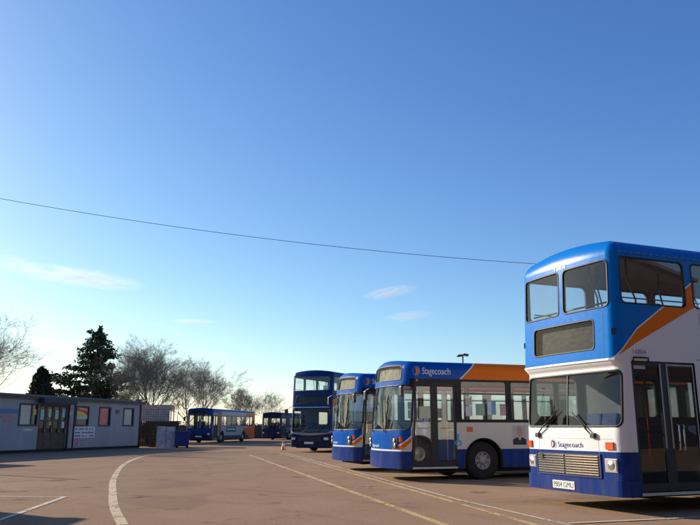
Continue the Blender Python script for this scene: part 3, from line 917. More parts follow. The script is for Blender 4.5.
shape2d(shB, mb, [(-.03, .17), (.02, .17), (.02, .09), (.09, .09), (.11, -.02), (.075, -.025), (.06, .055), (-.03, .055)], s_, z_, .0065)
M['pictogram'] = simple('pictogram_blue', (.05, .35, .65), .4); mb.build('wheelchair_symbol', M['pictogram'], bus_b)
mb = MB(); patch(shB, mb, SD(-1.98), SD(-2.16), 1.2, 1.33, -.001, .004); mb.build('side_sticker', M['orangev'], bus_b)
# printed portrait on the flank: a man in a dark suit
M['print_bg'] = simple('print_grey', (.5, .47, .42), .5); M['print_skin'] = simple('print_skin', (.52, .30, .2), .5, var=.25, scale=20); M['print_hair'] = simple('print_hair', (.35, .33, .31), .5); M['print_suit'] = simple('print_suit', (.01, .01, .015), .5)
mb = MB(); s_, z_ = SD(-3.33), .87
shape2d(shB, mb, [(0, 0), (.40, 0), (.40, .50), (0, .50)], s_, z_, .004); mb.cur = 1
shape2d(shB, mb, [(.0, 0), (.40, 0), (.40, .13), (.30, .19), (.12, .19), (.0, .13)], s_, z_, .005); mb.cur = 2
shape2d(shB, mb, [(.21 + .092 * cos(2 * pi * k / 20), .33 + .13 * sin(2 * pi * k / 20)) for k in range(20)], s_, z_, .006); mb.cur = 3
shape2d(shB, mb, [(.21 + .1 * cos(a), .36 + .12 * sin(a)) for a in [pi * k / 12 for k in range(13)]] + [(.21 - .08 + .16 * k / 6, .405 + .02 * sin(pi * k / 6)) for k in range(7)], s_, z_, .0065)
mb.cur = 4; shape2d(shB, mb, [(.17, .19), (.25, .19), (.21, .06)], s_, z_, .006); mb.cur = 5; shape2d(shB, mb, [(.2, .18), (.22, .18), (.225, .08), (.21, .06), (.195, .08)], s_, z_, .0065)
mb.build('portrait_print', [M['print_bg'], M['print_suit'], M['print_skin'], M['print_hair'], M['white'], M['redtxt']], bus_b)
# red bell lamps over the door
mb = MB(); patch(shB, mb, SD(-.47), SD(-.52), 2.47, 2.52, -.001, .015); mb.build('door_lamp', M['amber'], bus_b)
# yellow stickers low on the door glass
for d0 in (-.62, -1.25):
    mb = MB(); patch(shB, mb, SD(d0), SD(d0 - .28), 1.28, 1.31, -.03, -.028); mb.build('door_sticker', M['rail_yel'], bus_b)

index_children()
bus_c = copy_tree(bus_b)
bus_c.location = (-.41, 24.2, 0)
bus_c["label"] = 'blue single-decker bus half hidden between another single-decker and the dark double-decker'

def liv_m(L):
    X = L.x * -1.0
    c = L.mix(L.z.gt(.62), NAVY, (.33, .325, .345))  # whitish flank paint greyed down, its shade put into the colour
    c = L.mix(L.z.gt(2.58), c, (.004, .05, .22))
    c = L.mix(X.gt(1.55) * X.lt(2.35) * L.z.lt(2.6) * (L.z * .25 + X - 2.0).gt(0), c, (.40, .07, .03))
    c = L.mix(X.gt(2.5) * L.z.gt(2.45) * L.z.lt(2.78), c, (.40, .39, .40))
    c = L.mix((X - (10.3 - L.z * .45)).gt(0) * L.z.lt(2.75), c, (.62, .10, .03))
    c = L.mix((X - (9.1 - L.z * .5)).gt(0) * L.z.lt(1.3) * L.z.gt(.62), c, (.62, .10, .03))
    fr = L.mix(L.z.gt(.75), NAVY, (.006, .034, .18))
    return L.mix(X.lt(.35), c, fr)
hm = radians(-90 - 0) + math.atan2(-.19, .98)
bus_m, shM = single_decker(dict(loc=(-13.4, 66.3, 0), rz=math.atan2(-.98, -.19), L=12.2, H=2.95, z0=.3, r=.2, bow=.05, rake=lambda z: max(0, z - 1.2) * .04,
    label='blue and white single-decker bus with orange patches parked far off under bare trees',
    livery=livery('livery_far_bus', liv_m), front_holes=[(-1.08, -.02, 1.25, 2.5, .1, 'screen'), (.02, 1.08, 1.25, 2.5, .1, 'screen'), (-.7, .7, 2.58, 2.8, .04, 'dest')], blind=M['blind_b'],
    wz=(1.5, 2.42), near=[(-2.5, -3.75), (-3.85, -5.1), (-5.2, -6.45), (-6.55, -7.8), (-7.9, -9.1), (-9.2, -10.4), (-10.5, -11.7)], off=[(-.6, -1.7), (-2.5, -3.75), (-3.85, -5.1), (-5.2, -6.45), (-6.55, -7.8), (-7.9, -9.1), (-9.2, -10.1)],
    door=(-.45, -1.5), axles=(-2.6, -8.6)))
F = shM.front; SD = shM.side
M['advert'] = simple('advert_navy', (.015, .025, .09), .5, var=.5, scale=4)
mb = MB(); patch(shM, mb, SD(-3.7), SD(-6.4), .95, 1.42, -.001, .006); mb.build('advert_panel', M['advert'], bus_m)
mb = MB(); patch(shM, mb, SD(-3.95), SD(-6.1), 1.16, 1.24, .006, .009); mb.build('advert_stripe', M['white'], bus_m)
mb = MB(); patch(shM, mb, F(-.3), F(.3), .52, .62, -.002, .015); mb.build('number_plate', M['plate'], bus_m)
for sg in (-1, 1):
    mb = MB(); patch(shM, mb, F(sg * .92) - .1, F(sg * .92) + .1, .7, .85, -.002, .015, ns=2); mb.build('headlight', M['lens'], bus_m)
    mirror(bus_m, (-.1, sg * 1.1, 2.5), (.1, sg * 1.33, 2.1))

def liv_f(L):
    c = L.mix(L.z.gt(.7), NAVY, (.004, .018, .085))
    return L.mix(L.x.lt(-.8) * L.z.gt(.8) * L.z.lt(1.4), c, (.10, .12, .16))
bus_f, shF = single_decker(dict(loc=(-8.9, 84.0, 0), rz=radians(-110), L=10.0, H=2.95, z0=.3, r=.2, bow=.06, rake=lambda z: max(0, z - 1.2) * .04,
    label='plain dark blue single-decker bus furthest away, partly behind the dark double-decker',
    livery=livery('livery_furthest_bus', liv_f), front_holes=[(-1.08, 1.08, 1.2, 2.42, .1, 'screen'), (-.7, .7, 2.52, 2.78, .04, 'dest')], blind=M['blind_b'],
    wz=(1.5, 2.42), near=[(-2.5, -3.75), (-3.85, -5.1), (-5.2, -6.45), (-6.55, -7.8)], off=[(-.6, -1.7), (-2.5, -3.75), (-3.85, -5.1), (-5.2, -6.45), (-6.55, -7.8)],
    door=(-.45, -1.5), axles=(-2.6, -7.6)))
for sg in (-1, 1):
    mb = MB(); patch(shF, mb, shF.front(sg * .92) - .1, shF.front(sg * .92) + .1, .7, .85, -.002, .015, ns=2); mb.build('headlight', M['lens'], bus_f)

# a little sideways lean of the standing: everything stands on flat ground, wheels at z = 0

# ================================================================== ground
G = Mat('yard_tarmac', rough=.95, spec=.03)
big = G.noise(.07, 6, .6); mid = G.noise(.6, 6, .65, dist=.6); fine = G.noise(45, 4, .7); agg = G.noise(160, 2, .6)
streak = G.noise(.5, 5, .6, stretch=(1.0, .18, 1))
grit = G.noise(14, 3, .75); patchn = G.noise(.22, 3, .5, dist=1.2)
base = G.mix(big.step(.3, .7), (.300, .183, .110), (.400, .262, .166))
base = G.mix(mid.step(.35, .75) * .45, base, (.20, .115, .065))
base = G.mix(streak.step(.50, .74) * .4, base, (.18, .11, .075))
base = G.mix(fine.step(.3, .75) * .6, base, (.46, .30, .18))
base = G.mix(grit.step(.50, .68) * .30, base, (.13, .092, .065))
base = G.mix(agg.step(.52, .72) * .45, base, (.09, .068, .055))
base = G.mix(patchn.step(.60, .64) * .22, base, (.13, .095, .075))
tyre = G.nt.nodes.new('ShaderNodeTexWave'); tyre.wave_type = 'RINGS'; tyre.rings_direction = 'Z'; tyre.inputs['Scale'].default_value = .16; tyre.inputs['Distortion'].default_value = 2.5; tyre.inputs['Detail'].default_value = 3; tyre.inputs['Detail Scale'].default_value = .4
tmp_ = G.nt.nodes.new('ShaderNodeMapping'); tmp_.inputs['Location'].default_value = (14, -2, 0); G.nt.links.new(G.tc.outputs['Object'], tmp_.inputs[0]); G.nt.links.new(tmp_.outputs[0], tyre.inputs['Vector'])
base = G.mix(N(G.nt, tyre.outputs['Fac']).step(.93, .99) * mid.step(.42, .62) * .18, base, (.075, .052, .04))
# oil drips
oil = G.noise(.9, 3, .5); base = G.mix(oil.step(.64, .72) * .6, base, (.05, .04, .036))
# hairline cracks
vor = G.nt.nodes.new('ShaderNodeTexVoronoi'); vor.feature = 'DISTANCE_TO_EDGE'; vor.inputs['Scale'].default_value = .16
wv = G.nt.nodes.new('ShaderNodeMix'); wv.data_type = 'VECTOR'
nzv = G.nt.nodes.new('ShaderNodeTexNoise'); nzv.inputs['Scale'].default_value = .7; nzv.inputs['Detail'].default_value = 5
G.nt.links.new(G.tc.outputs['Object'], nzv.inputs['Vector'])
wv.inputs[0].default_value = .25
G.nt.links.new(G.tc.outputs['Object'], wv.inputs[4]); 
sc_ = G.nt.nodes.new('ShaderNodeVectorMath'); sc_.operation = 'SCALE'; sc_.inputs['Scale'].default_value = 8
G.nt.links.new(nzv.outputs['Color'], sc_.inputs[0]); add_ = G.nt.nodes.new('ShaderNodeVectorMath'); add_.operation = 'ADD'
G.nt.links.new(G.tc.outputs['Object'], add_.inputs[0]); G.nt.links.new(sc_.outputs[0], add_.inputs[1])
G.nt.links.new(add_.outputs[0], vor.inputs['Vector'])
crack = N(G.nt, vor.outputs['Distance']).lt(.004)
base = G.mix(crack * (mid.step(.45, .6)) * .4, base, (.05, .04, .035))
G.set('color', base)
G.bump(fine * .5 + agg * .5, .35, .012)
mb = MB()
xs = [-2500, -400, -120, -60, -30, 0, 30, 60, 120, 400, 2500]
ys = [-2500, -400, -60, -20, 0, 20, 40, 60, 120, 400, 2500]
for i in range(10):
    for j in range(10): mb.quad((xs[i], ys[j], 0), (xs[i + 1], ys[j], 0), (xs[i + 1], ys[j + 1], 0), (xs[i], ys[j + 1], 0))
tag(mb.build('ground', G.m, fix=True), kind='structure')

def worn_paint(name, col, wear):
    W_ = Mat(name, rough=.75)
    n = W_.noise(14, 6, .7); n2 = W_.noise(1.5, 4, .6)
    W_.set('color', W_.mix(n2.step(.3, .7), tuple(c * .8 for c in col), col))
    W_.set('alpha', 1.0 - ((n * .6 + n2 * .4).step(wear, wear + .09)) * .85)
    return W_.m
PY = worn_paint('worn_yellow_paint', (.70, .47, .20), .49); PW = worn_paint('worn_cream_paint', (.72, .58, .42), .50); PC = worn_paint('worn_ochre_paint', (.70, .52, .28), .50); PF = worn_paint('faint_paint', (.52, .36, .22), .42)
def stripe(pts, w, mat, name='road_marking', z=.004, smooth=0):
    P = [Vector((x, y, 0)) for x, y in pts]
    if smooth:
        Q = []
        for k in range(len(P) - 1):
            p0, p1, p2, p3 = P[max(k - 1, 0)], P[k], P[k + 1], P[min(k + 2, len(P) - 1)]
            for t in [q / smooth for q in range(smooth)]:
                Q.append(.5 * ((2 * p1) + (p2 - p0) * t + (2 * p0 - 5 * p1 + 4 * p2 - p3) * t * t + (3 * p1 - p0 - 3 * p2 + p3) * t ** 3))
        P = Q + [P[-1]]
    mb = MB(); prev = None
    for k, p in enumerate(P):
        t = (P[min(k + 1, len(P) - 1)] - P[max(k - 1, 0)]).normalized(); nn = Vector((-t.y, t.x, 0)) * w / 2
        cur = (mb.vert((p.x + nn.x, p.y + nn.y, z)), mb.vert((p.x - nn.x, p.y - nn.y, z)))
        if prev: mb.face((prev[1], cur[1], cur[0], prev[0]))
        prev = cur
    return tag(mb.build(name, mat), kind='structure')
stripe([(-4.9, 37.0), (-4.59, 35.68), (1.26, 10.73), (2.6, 5.0)], .13, PY)
stripe([(-3.77, 40.21), (1.93, 13.44), (2.6, 10.3), (3.6, 5.6)], .11, PY)
stripe([(-3.50, 40.3), (2.04, 14.0), (3.0, 10.55)], .08, PW, z=.008)
stripe([(-3.12, 10.58), (-3.9, 12.7), (-4.72, 15.19), (-6.29, 20.25), (-8.1, 27.0), (-9.24, 32.48), (-9.75, 36.58), (-9.4, 41)], .16, PC, smooth=8)
stripe([(-14, 15.1), (-6.81, 14.86), (-5.45, 14.76)], .09, PW); stripe([(-5.5, 14.75), (-5.15, 11.9), (-5.0, 10.6)], .10, PW, z=.008)
stripe([(3.05, 10.7), (5.0, 11.35), (9.5, 13.2)], .09, PW, z=.012)
stripe([(2.0, 13.9), (4.1, 15.25), (9, 17.3)], .08, PF)
stripe([(.35, 13.4), (1.3, 13.8)], .08, PF)
stripe([(.9, 18.2), (3.6, 19.2)], .08, PF, z=.012) if False else None
# worn arrow-like mark between the lines
stripe([(.12, 16.9), (.42, 16.6), (.40, 17.5), (.15, 17.3)], .1, PF, z=.012); stripe([(.4, 16.9), (1.3, 16.35)], .08, PF, z=.012)
stripe([(-2.6, 27.2), (-1.9, 27.0)], .12, PF)

# ================================================================== portable building at the left
A0 = Vector((-17.94, 38.67, 0)); DB = Vector((.291, .957, 0)).normalized(); NB = Vector((DB.y, -DB.x, 0))   # NB points into the yard
bld = empty('portable_building', A0, math.atan2(DB.y, DB.x))   # local x along wall, local -y towards the yard
tag(bld, 'long low grey-blue flat-roofed office building with posters in its windows, at left', 'building')
WL = Mat('painted_panel_wall', rough=.6)
gx = (WL.x / 1.22).frac(); joint = (gx - .5).abs().gt(.493)
cw = WL.mix(WL.noise(1.2, 6, .6, stretch=(1, 1, .3)).step(.35, .75), (.275, .27, .295), (.335, .325, .35))
cw = WL.mix(joint * .5, cw, (.15, .16, .19)); cw = WL.mix(WL.noise(2.5, 5, .7).step(.6, .8) * .25, cw, (.2, .18, .16))
WL.set('color', cw)
M['fascia'] = simple('fascia_board', (.15, .135, .14), .7, var=.25, scale=3); M['rooffelt'] = simple('roof_felt', (.16, .155, .15), .9)
M['wframe'] = simple('dark_window_frame', (.02, .022, .03), .5)
M['wood'] = simple('stained_timber', (.09, .05, .03), .6, var=.4, scale=8)
X0, X1 = -9.0, 12.7
wins = [(1.09, 2.5, 1.43, 2.58), (5.8, 7.0, 1.43, 2.56), (8.05, 9.2, 1.43, 2.57), (10.65, 11.8, 1.43, 2.57), (-2.6, -1.2, 1.43, 2.58)]
door_r = (2.62, 5.0, .06, 2.58)
openings = wins + [door_r]
mb = MB()
xs = sorted({X0, X1, *[o[0] for o in openings], *[o[1] for o in openings]}); zs = sorted({0.0, 2.85, *[o[2] for o in openings], *[o[3] for o in openings]})
for i in range(len(xs) - 1):
    for j in range(len(zs) - 1):
        cx, cz = (xs[i] + xs[i + 1]) / 2, (zs[j] + zs[j + 1]) / 2
        if any(o[0] < cx < o[1] and o[2] < cz < o[3] for o in openings): continue
        mb.quad((xs[i], 0, zs[j]), (xs[i + 1], 0, zs[j]), (xs[i + 1], 0, zs[j + 1]), (xs[i], 0, zs[j + 1]))
for o in openings:   # reveals
    a, b, c, d = o
    for p, q in (((a, c), (b, c)), ((b, c), (b, d)), ((b, d), (a, d)), ((a, d), (a, c))):
        mb.quad((p[0], 0, p[1]), (q[0], 0, q[1]), (q[0], .16, q[1]), (p[0], .16, p[1]))
mb.quad((X1, 0, 0), (X1, 6, 0), (X1, 6, 2.85), (X1, 0, 2.85)); mb.quad((X0, 6, 0), (X0, 0, 0), (X0, 0, 2.85), (X0, 6, 2.85)); mb.quad((X1, 6, 0), (X0, 6, 0), (X0, 6, 2.85), (X1, 6, 2.85))
mb.build('wall', WL.m, bld, fix=True)
mb = MB(); mb.box(X0 - .1, X1 + .15, -.22, 6.2, 2.85, 3.04); mb.build('roof', M['fascia'], bld, fix=True, bevel=.02)
mb = MB(); mb.box(X0, X1 + .05, -.1, 6.05, 3.04, 3.09); mb.build('roof_covering', M['rooffelt'], bld)
mb = MB(); mb.box(X0 + .2, X1 - .1, .5, 5.8, .02, .05); mb.build('floor', M['flooring'], bld)
mb = MB(); mb.box(X0 + .1, X1 - .1, 3.2, 3.25, .05, 2.8); mb.build('partition', M['lining'], bld)
mb = MB(); mb.box(X0, X1, -.03, -.004, 0.0, .16); mb.build('plinth', M['chassis'], bld)
mb = MB(); mb.box(12.05, 12.5, -.2, .1, 3.09, 3.2); mb.build('vent', M['fascia'], bld)
mb = MB(); mb.box(X0 - 0, -6.4, .2, 5.8, 3.09, 4.45); mb.build('upper_block', WL.m, bld)
def window(o, inner=None, mull=None, nm='window'):
    a, b, c, d = o; m_ = MB(); w = .06
    m_.box(a - .03, a + w, -.03, .08, c - .03, d + .03); m_.box(b - w, b + .03, -.03, .08, c - .03, d + .03)
    m_.box(a + w, b - w, -.028, .08, c - .03, c + w); m_.box(a + w, b - w, -.028, .08, d - w, d + .03)
    for q in (mull or ()): m_.box(q - .03, q + .03, -.026, .07, c + w, d - w)
    f = m_.build(nm, M['wframe'], bld)
    g = MB(); g.quad((a + w, .04, c + w), (b - w, .04, c + w), (b - w, .04, d - w), (a + w, .04, d - w)); g.build('pane', M['glass'], f)
    return f
f1 = window(wins[0], mull=(2.02,))
mb = MB(); mb.box(1.15, 1.98, .025, .03, 1.49, 2.52); mb.build('blind', simple('cream_blind', (.62, .58, .48), .8), f1)
mb = MB(); mb.box(2.2, 2.42, .025, .03, 2.0, 2.3); mb.build('notice', simple('notice_yellow', (.7, .65, .15), .7), f1)
f2 = window(wins[1]); 
PO = Mat('poster_colours', rough=.55)
v = (PO.z + PO.x * .25 + PO.noise(2.0, 3) * .35)
c_ = PO.mix(v.gt(3.98), (.70, .55, .06), (.62, .08, .04)); c_ = PO.mix((v * 3.3).frac().gt(.72) * .8, c_, (.75, .6, .3)); PO.set('color', c_)
mb = MB(); mb.box(5.87, 6.93, .025, .03, 1.98, 2.50); mb.build('poster', PO.m, f2)
mb = MB(); mb.box(5.87, 6.93, .025, .03, 1.82, 1.975); mb.build('poster', simple('poster_pale', (.6, .58, .5), .6), f2)
f3 = window(wins[2]); mb = MB(); mb.box(8.12, 8.9, .025, .03, 1.5, 2.5); mb.build('poster', simple('poster_red', (.78, .20, .18), .6, var=.25, scale=3), f3)
f4 = window(wins[3]); mb = MB(); mb.box(10.71, 11.74, .09, .10, 1.5, 2.5); mb.build('blind', simple('grey_blind', (.30, .32, .37), .8), f4)
window(wins[4])
mb = MB(); mb.box(X0, X1 + .1, -.30, -.222, 2.93, 2.99); mb.build('gutter', M['wframe'], bld)
mb = MB(); mb.box(9.8, 10.1, -.06, -.004, 2.2, 2.45); mb.build('wall_light', M['fascia'], bld)
# entrance: four-leaf timber doors under a deeper canopy
mb = MB(); mb.box(2.3, 5.15, -.55, -.222, 2.62, 2.92); mb.build('canopy', simple('canopy_navy', (.02, .028, .05), .6), bld, fix=True, bevel=.02)
for k in range(4):
    a = 2.64 + k * .59; b = a + .575
    m_ = MB(); m_.box(a, a + .09, .02, .08, .07, 2.56); m_.box(b - .09, b, .02, .08, .07, 2.56); m_.box(a + .09, b - .09, .022, .078, .07, 1.05); m_.box(a + .09, b - .09, .022, .078, 2.46, 2.56); m_.box(a + .09, b - .09, .022, .078, 1.66, 1.74)
    dd = m_.build('door', M['wood'], bld)
    g = MB(); g.quad((a + .09, .05, 1.05), (b - .09, .05, 1.05), (b - .09, .05, 2.46), (a + .09, .05, 2.46)); g.build('pane', M['glass_dark'], dd)
    hnd = MB(); hnd.tube([(b - .06, -.02, .95), (b - .06, -.02, 1.25)], .014, 6); hnd.build('handle', M['alu'], dd)
for x, z, w, h, m in ((2.78, 1.75, .3, .55, (.4, .6, .6)), (3.42, 1.9, .25, .45, (.55, .62, .35)), (3.5, 1.45, .25, .3, (.65, .5, .15)), (4.0, 1.8, .28, .5, (.5, .65, .6)), (4.6, 1.9, .26, .5, (.4, .58, .62)), (4.62, 1.3, .24, .42, (.65, .65, .65))):
    mb = MB(); mb.box(x, x + w, .03, .036, z, z + h); mb.build('notice', simple('notice_paper', m, .7, var=.3, scale=9), bld)
mb = MB(); mb.box(5.05, 5.12, -.1, .0, .02, 2.62); mb.box(5.02, 5.09, -.52, -.45, .0, 2.62); mb.build('canopy_post', M['wframe'], bld)
for z, m in ((2.0, (.45, .45, .5)), (1.65, (.28, .3, .42)), (1.25, (.4, .25, .12))):
    mb = MB(); mb.box(5.16, 5.44, -.012, -.003, z, z + .26); mb.build('notice', simple('side_notice', m, .6, var=.4, scale=10), bld)
# wall sign: a white board with three rows of dark lettering too small to read
mb = MB(); mb.box(5.65, 7.7, -.03, -.004, .72, 1.38); sg_ = mb.build('wall_sign', simple('sign_white', (.62, .60, .62), .5, var=.06), bld)
mb = MB(); rnd = random.Random(3)
for row, z in enumerate((1.2, .99, .80)):
    x = 5.8
    while x < 7.5:
        w = rnd.uniform(.07, .13); 
        if rnd.random() > .16: mb.box(x, x + w * .8, -.036, -.0305, z, z + .085)
        x += w + .02
mb.build('lettering', simple('sign_ink', (.03, .03, .06), .6), sg_)
mb = MB(); mb.box(5.68, 6.3, -.02, -.004, .26, .70); mb.build('notice', simple('pink_notice', (.5, .24, .3), .6, var=.5, scale=6), bld)
# blue band and small emblem painted on the wall by the first window
mb = MB(); mb.box(-2.5, 1.04, -.014, -.003, 2.05, 2.27); mb.build('name_board', simple('board_blue', (.05, .16, .38), .5), bld)
mb = MB(); mb.box(-.25, .75, -.014, -.003, 1.82, 1.95); mb.box(.0, .5, -.014, -.003, 1.6, 1.72); mb.build('wall_notice', simple('faded_red_notice', (.42, .22, .2), .6, var=.4, scale=9), bld)
mb = MB(); mb.box(1.5, 2.2, -.014, -.003, 1.15, 1.26); mb.build('small_label', simple('label_white', (.6, .58, .58), .6), bld)
mb = MB(); mb.tube([(12.55, -.06, .05), (12.55, -.06, 2.85)], .04, 8); mb.build('downpipe', M['wframe'], bld)

# ================================================================== clutter beyond the building
def wallpt(t, out): return A0 + DB * t + NB * out
# open shelter with a tile-hung fascia and mesh panel
she = empty('mesh_shelter', (-15.2, 52.9, 0), radians(8)); tag(she, 'small shelter with pinkish roof edge and pale wire mesh, beside the grey building', 'shelter')
mb = MB(); mb.box(0, 2.5, 0, 2.2, 2.62, 2.92); mb.build('roof', simple('pink_roof_edge', (.48, .30, .27), .8, var=.3, scale=7), she, fix=True, bevel=.01)
mb = MB()
for x in (.05, 1.2, 2.4):
    for y in (.06, 2.1): mb.box(x, x + .07, y, y + .07, 0, 2.62)
mb.build('post', simple('weathered_post', (.34, .28, .2), .8), she)
mb = MB()
for k in range(13): mb.box(.2 + k * .17, .2 + k * .17 + .02, -.01, .01, 1.75, 2.62)
for k in range(6): mb.box(.12, 2.4, -.008, .008, 1.75 + k * .16, 1.77 + k * .16)
mb.build('mesh_panel', simple('galvanised_mesh', (.16, .15, .14), .5), she)
mb = MB(); mb.box(.14, 2.36, .03, .04, 1.74, 2.61); mb.build('pale_sheeting', simple('pale_sheeting', (.55, .52, .48), .7, var=.25, scale=5), she)
mb = MB()
for k in range(15): mb.box(.02 + k * .165, .02 + k * .165 + .155, -.03, -.012, 0.05, 1.72 + .03 * ((k * 7) % 3))
mb.build('timber_boarding', simple('dark_boarding', (.05, .04, .033), .85, var=.4, scale=6), she)
# white boards
wb = empty('white_board', (-12.95, 50.2, 0), radians(10)); tag(wb, 'two dirty white sheets leaning upright between the mesh shelter and blue bin', 'board')
for k, dx in enumerate((0, .62)):
    mb = MB(); Mx = Matrix.Translation((dx, 0, 0)) @ Matrix.Rotation(-.09, 4, 'X')
    mb.box(0, .58, 0, .05, .0, 1.42 - .03 * k, Mx); mb.box(.02, .56, -.02, 0, .66, .72, Mx); mb.build('sheet', simple('dirty_white_sheet', (.45, .44, .42), .7, var=.3, scale=4), wb)
# blue wheeled bin
bn = empty('wheeled_bin', (-11.3, 50.6, 0), radians(14)); tag(bn, 'dark blue plastic wheeled bin in front of the far bus', 'bin')
mb = MB(); 
b0 = [(-.40, -.33), (.40, -.33), (.40, .33), (-.40, .33)]; b1 = [(-.5, -.42), (.5, -.42), (.5, .42), (-.5, .42)]
lo = [mb.vert((x, y, .1)) for x, y in b0]; hi = [mb.vert((x, y, 1.0)) for x, y in b1]
mb.face(lo[::-1]); mb.face(hi)
for k in range(4): mb.face((lo[k], lo[(k + 1) % 4], hi[(k + 1) % 4], hi[k]))
M['bin'] = simple('bin_blue', (.006, .03, .17), .4)
mb.build('bin_body', M['bin'], bn, fix=True, bevel=.03)
mb = MB(); mb.box(-.54, .54, -.46, .46, 1.0, 1.05); mb.box(-.5, .5, -.40, .40, 1.05, 1.1); mb.build('lid', M['bin'], bn, fix=True, bevel=.02)
for sx in (-1, 1):
    for sy in (-1, 1):
        mb = MB(); mb.lathe([(.0001, -.03), (.09, -.03), (.09, .03), (.0001, .03)], 14, M=Matrix.Translation((sx * .33, sy * .28, .09))); mb.build('wheel', M['tyre'], bn, fix=True)
mb = MB(); mb.tube([(-.45, -.47, .95), (-.45, -.53, .97), (.45, -.53, .97), (.45, -.47, .95)], .018, 6); mb.build('handle', M['bin'], bn)
# dark bins and stacked junk behind the boards
jb = empty('storage_crate', (-13.9, 51.8, 0), radians(10)); tag(jb, 'dark timber storage crate behind the white boards', 'crate')
mb = MB()
for k in range(7): mb.box(0, 2.0, .02, .06, .05 + k * .24, .05 + k * .24 + .2)
mb.box(.05, 1.95, .07, .9, .03, 1.7); mb.build('crate_boards', simple('old_crate_timber', (.04, .033, .028), .9, var=.4), jb)
mb = MB(); mb.box(-.06, 2.06, -.02, .98, 1.7, 1.78); mb.build('lid', simple('crate_lid', (.07, .06, .055), .8), jb)
# amber lamp on a thin pole
lp = empty('lamp_pole', (-12.96, 56, 0)); tag(lp, 'thin pole with an orange beacon above the blue bin', 'lamp')
mb = MB(); mb.tube([(0, 0, 0), (0, 0, 2.95)], .035, 8); mb.build('pole', M['alu'], lp)
mb = MB(); mb.lathe([(.0001, 3.22), (.1, 3.18), (.13, 3.05), (.13, 2.95), (.0001, 2.93)], 16, axis='z'); mb.lathe([(.0001, 3.15), (.09, 3.12), (.11, 3.02), (.0001, 2.96)], 14, axis='z', M=Matrix.Translation((.36, 0, 0)))
mb.build('beacon', simple('beacon_amber', (.95, .42, .08), .25, coat=.8), lp, fix=True)
mb = MB(); mb.box(0, .36, -.02, .02, 2.93, 2.96); mb.build('bracket', M['alu'], lp)

# traffic cone
cn = empty('traffic_cone', (-4.05, 45.6, 0), .3); cn.scale = (.78, .78, .74); tag(cn, 'faded red and white traffic cone beside the dark double-decker', 'cone')
CM = Mat('cone_bands', rough=.6); CM.set('color', CM.mix(CM.z.gt(.30) * CM.z.lt(.48), (.62, .16, .09), (.65, .62, .58)))
mb = MB(); mb.lathe([(.19, .04), (.17, .06), (.03, .72), (.0001, .73)], 20, axis='z'); mb.build('cone_body', CM.m, cn, fix=True)
mb = MB(); mb.box(-.22, .22, -.22, .22, 0, .045); mb.build('base', simple('cone_base', (.3, .12, .09), .8), cn, fix=True, bevel=.01)

# overhead wire
mb = MB(); pts = [(x, 30, 7.6 + .00257 * (x - 20.9) ** 2) for x in [-26 + 2 * k for k in range(42)]]
mb.tube(pts, .0105, 6); tag(mb.build('overhead_cable', simple('cable_black', (.02, .022, .03), .6)), 'thin black cable sagging across the open sky', 'cable')

def lamp_post(loc, rz, label, h=6.0, twin=True):
    r = empty('lamp_post', loc, rz); tag(r, label, 'lamp post')
    mb = MB(); mb.tube([(0, 0, 0), (0, 0, 1.2), (0, 0, 1.21), (0, 0, h)], [.09, .09, .06, .045], 10); mb.build('post', simple('galvanised_post', (.10, .11, .12), .5), r)
    for sx in ((-1, 1) if twin else (1,)):
        mb = MB(); a = Matrix.Translation((sx * .19, 0, h + (.06 if sx > 0 else 0))) @ Matrix.Rotation(sx * .12, 4, 'Y')
        mb.box(-.19, .19, -.11, .11, -.06, .08, a); hd = mb.build('lamp_head', M['plastic'], r, fix=True, bevel=.05)
        mb = MB(); mb.box(-.15, .15, -.08, .08, -.075, -.058, a); mb.build('lamp_lens', M['lens'], hd)
    return r
lamp_post((6.92, 45, 0), radians(20), 'twin-headed lamp post rising behind the blue single-decker buses', 5.62)
tp = empty('timber_pole', (-17.0, 26.1, 0)); tag(tp, 'thin timber pole out of view whose shadow makes a line across the yard', 'pole')
mb = MB(); mb.tube([(0, 0, 0), (0, 0, 4.9)], [.07, .05], 10); mb.build('shaft', M['wood'], tp); mb = MB(); mb.lathe([(.055, 4.86), (.055, 4.93), (.0001, 4.95)], 12, axis='z'); mb.build('cap', M['alu'], tp)

# cabin standing out of view at the left whose shadow falls in the near corner
cb = empty('site_cabin', (-9.1, 14.5, 0), radians(180)); tag(cb, 'grey site cabin out of view whose shadow fills the near left corner', 'cabin')
mb = MB(); mb.box(0, 6, 0, 10, .1, 2.42); mb.build('wall', WL.m, cb, fix=True, bevel=.02)
mb = MB(); mb.box(-.12, 6.12, -.12, 10.12, 2.42, 2.54); mb.build('roof', M['fascia'], cb)
mb = MB(); mb.box(-.04, -.005, 2, 2.95, .12, 2.15); mb.build('door', M['wood'], cb)
for y in (4.2, 7.2):
    mb = MB(); mb.box(-.04, -.005, y, y + 1.3, 1.1, 2.2); w_ = mb.build('window', M['wframe'], cb)
    mb = MB(); mb.box(-.05, -.045, y + .07, y + 1.23, 1.17, 2.13); mb.build('pane', M['glass_dark'], w_)

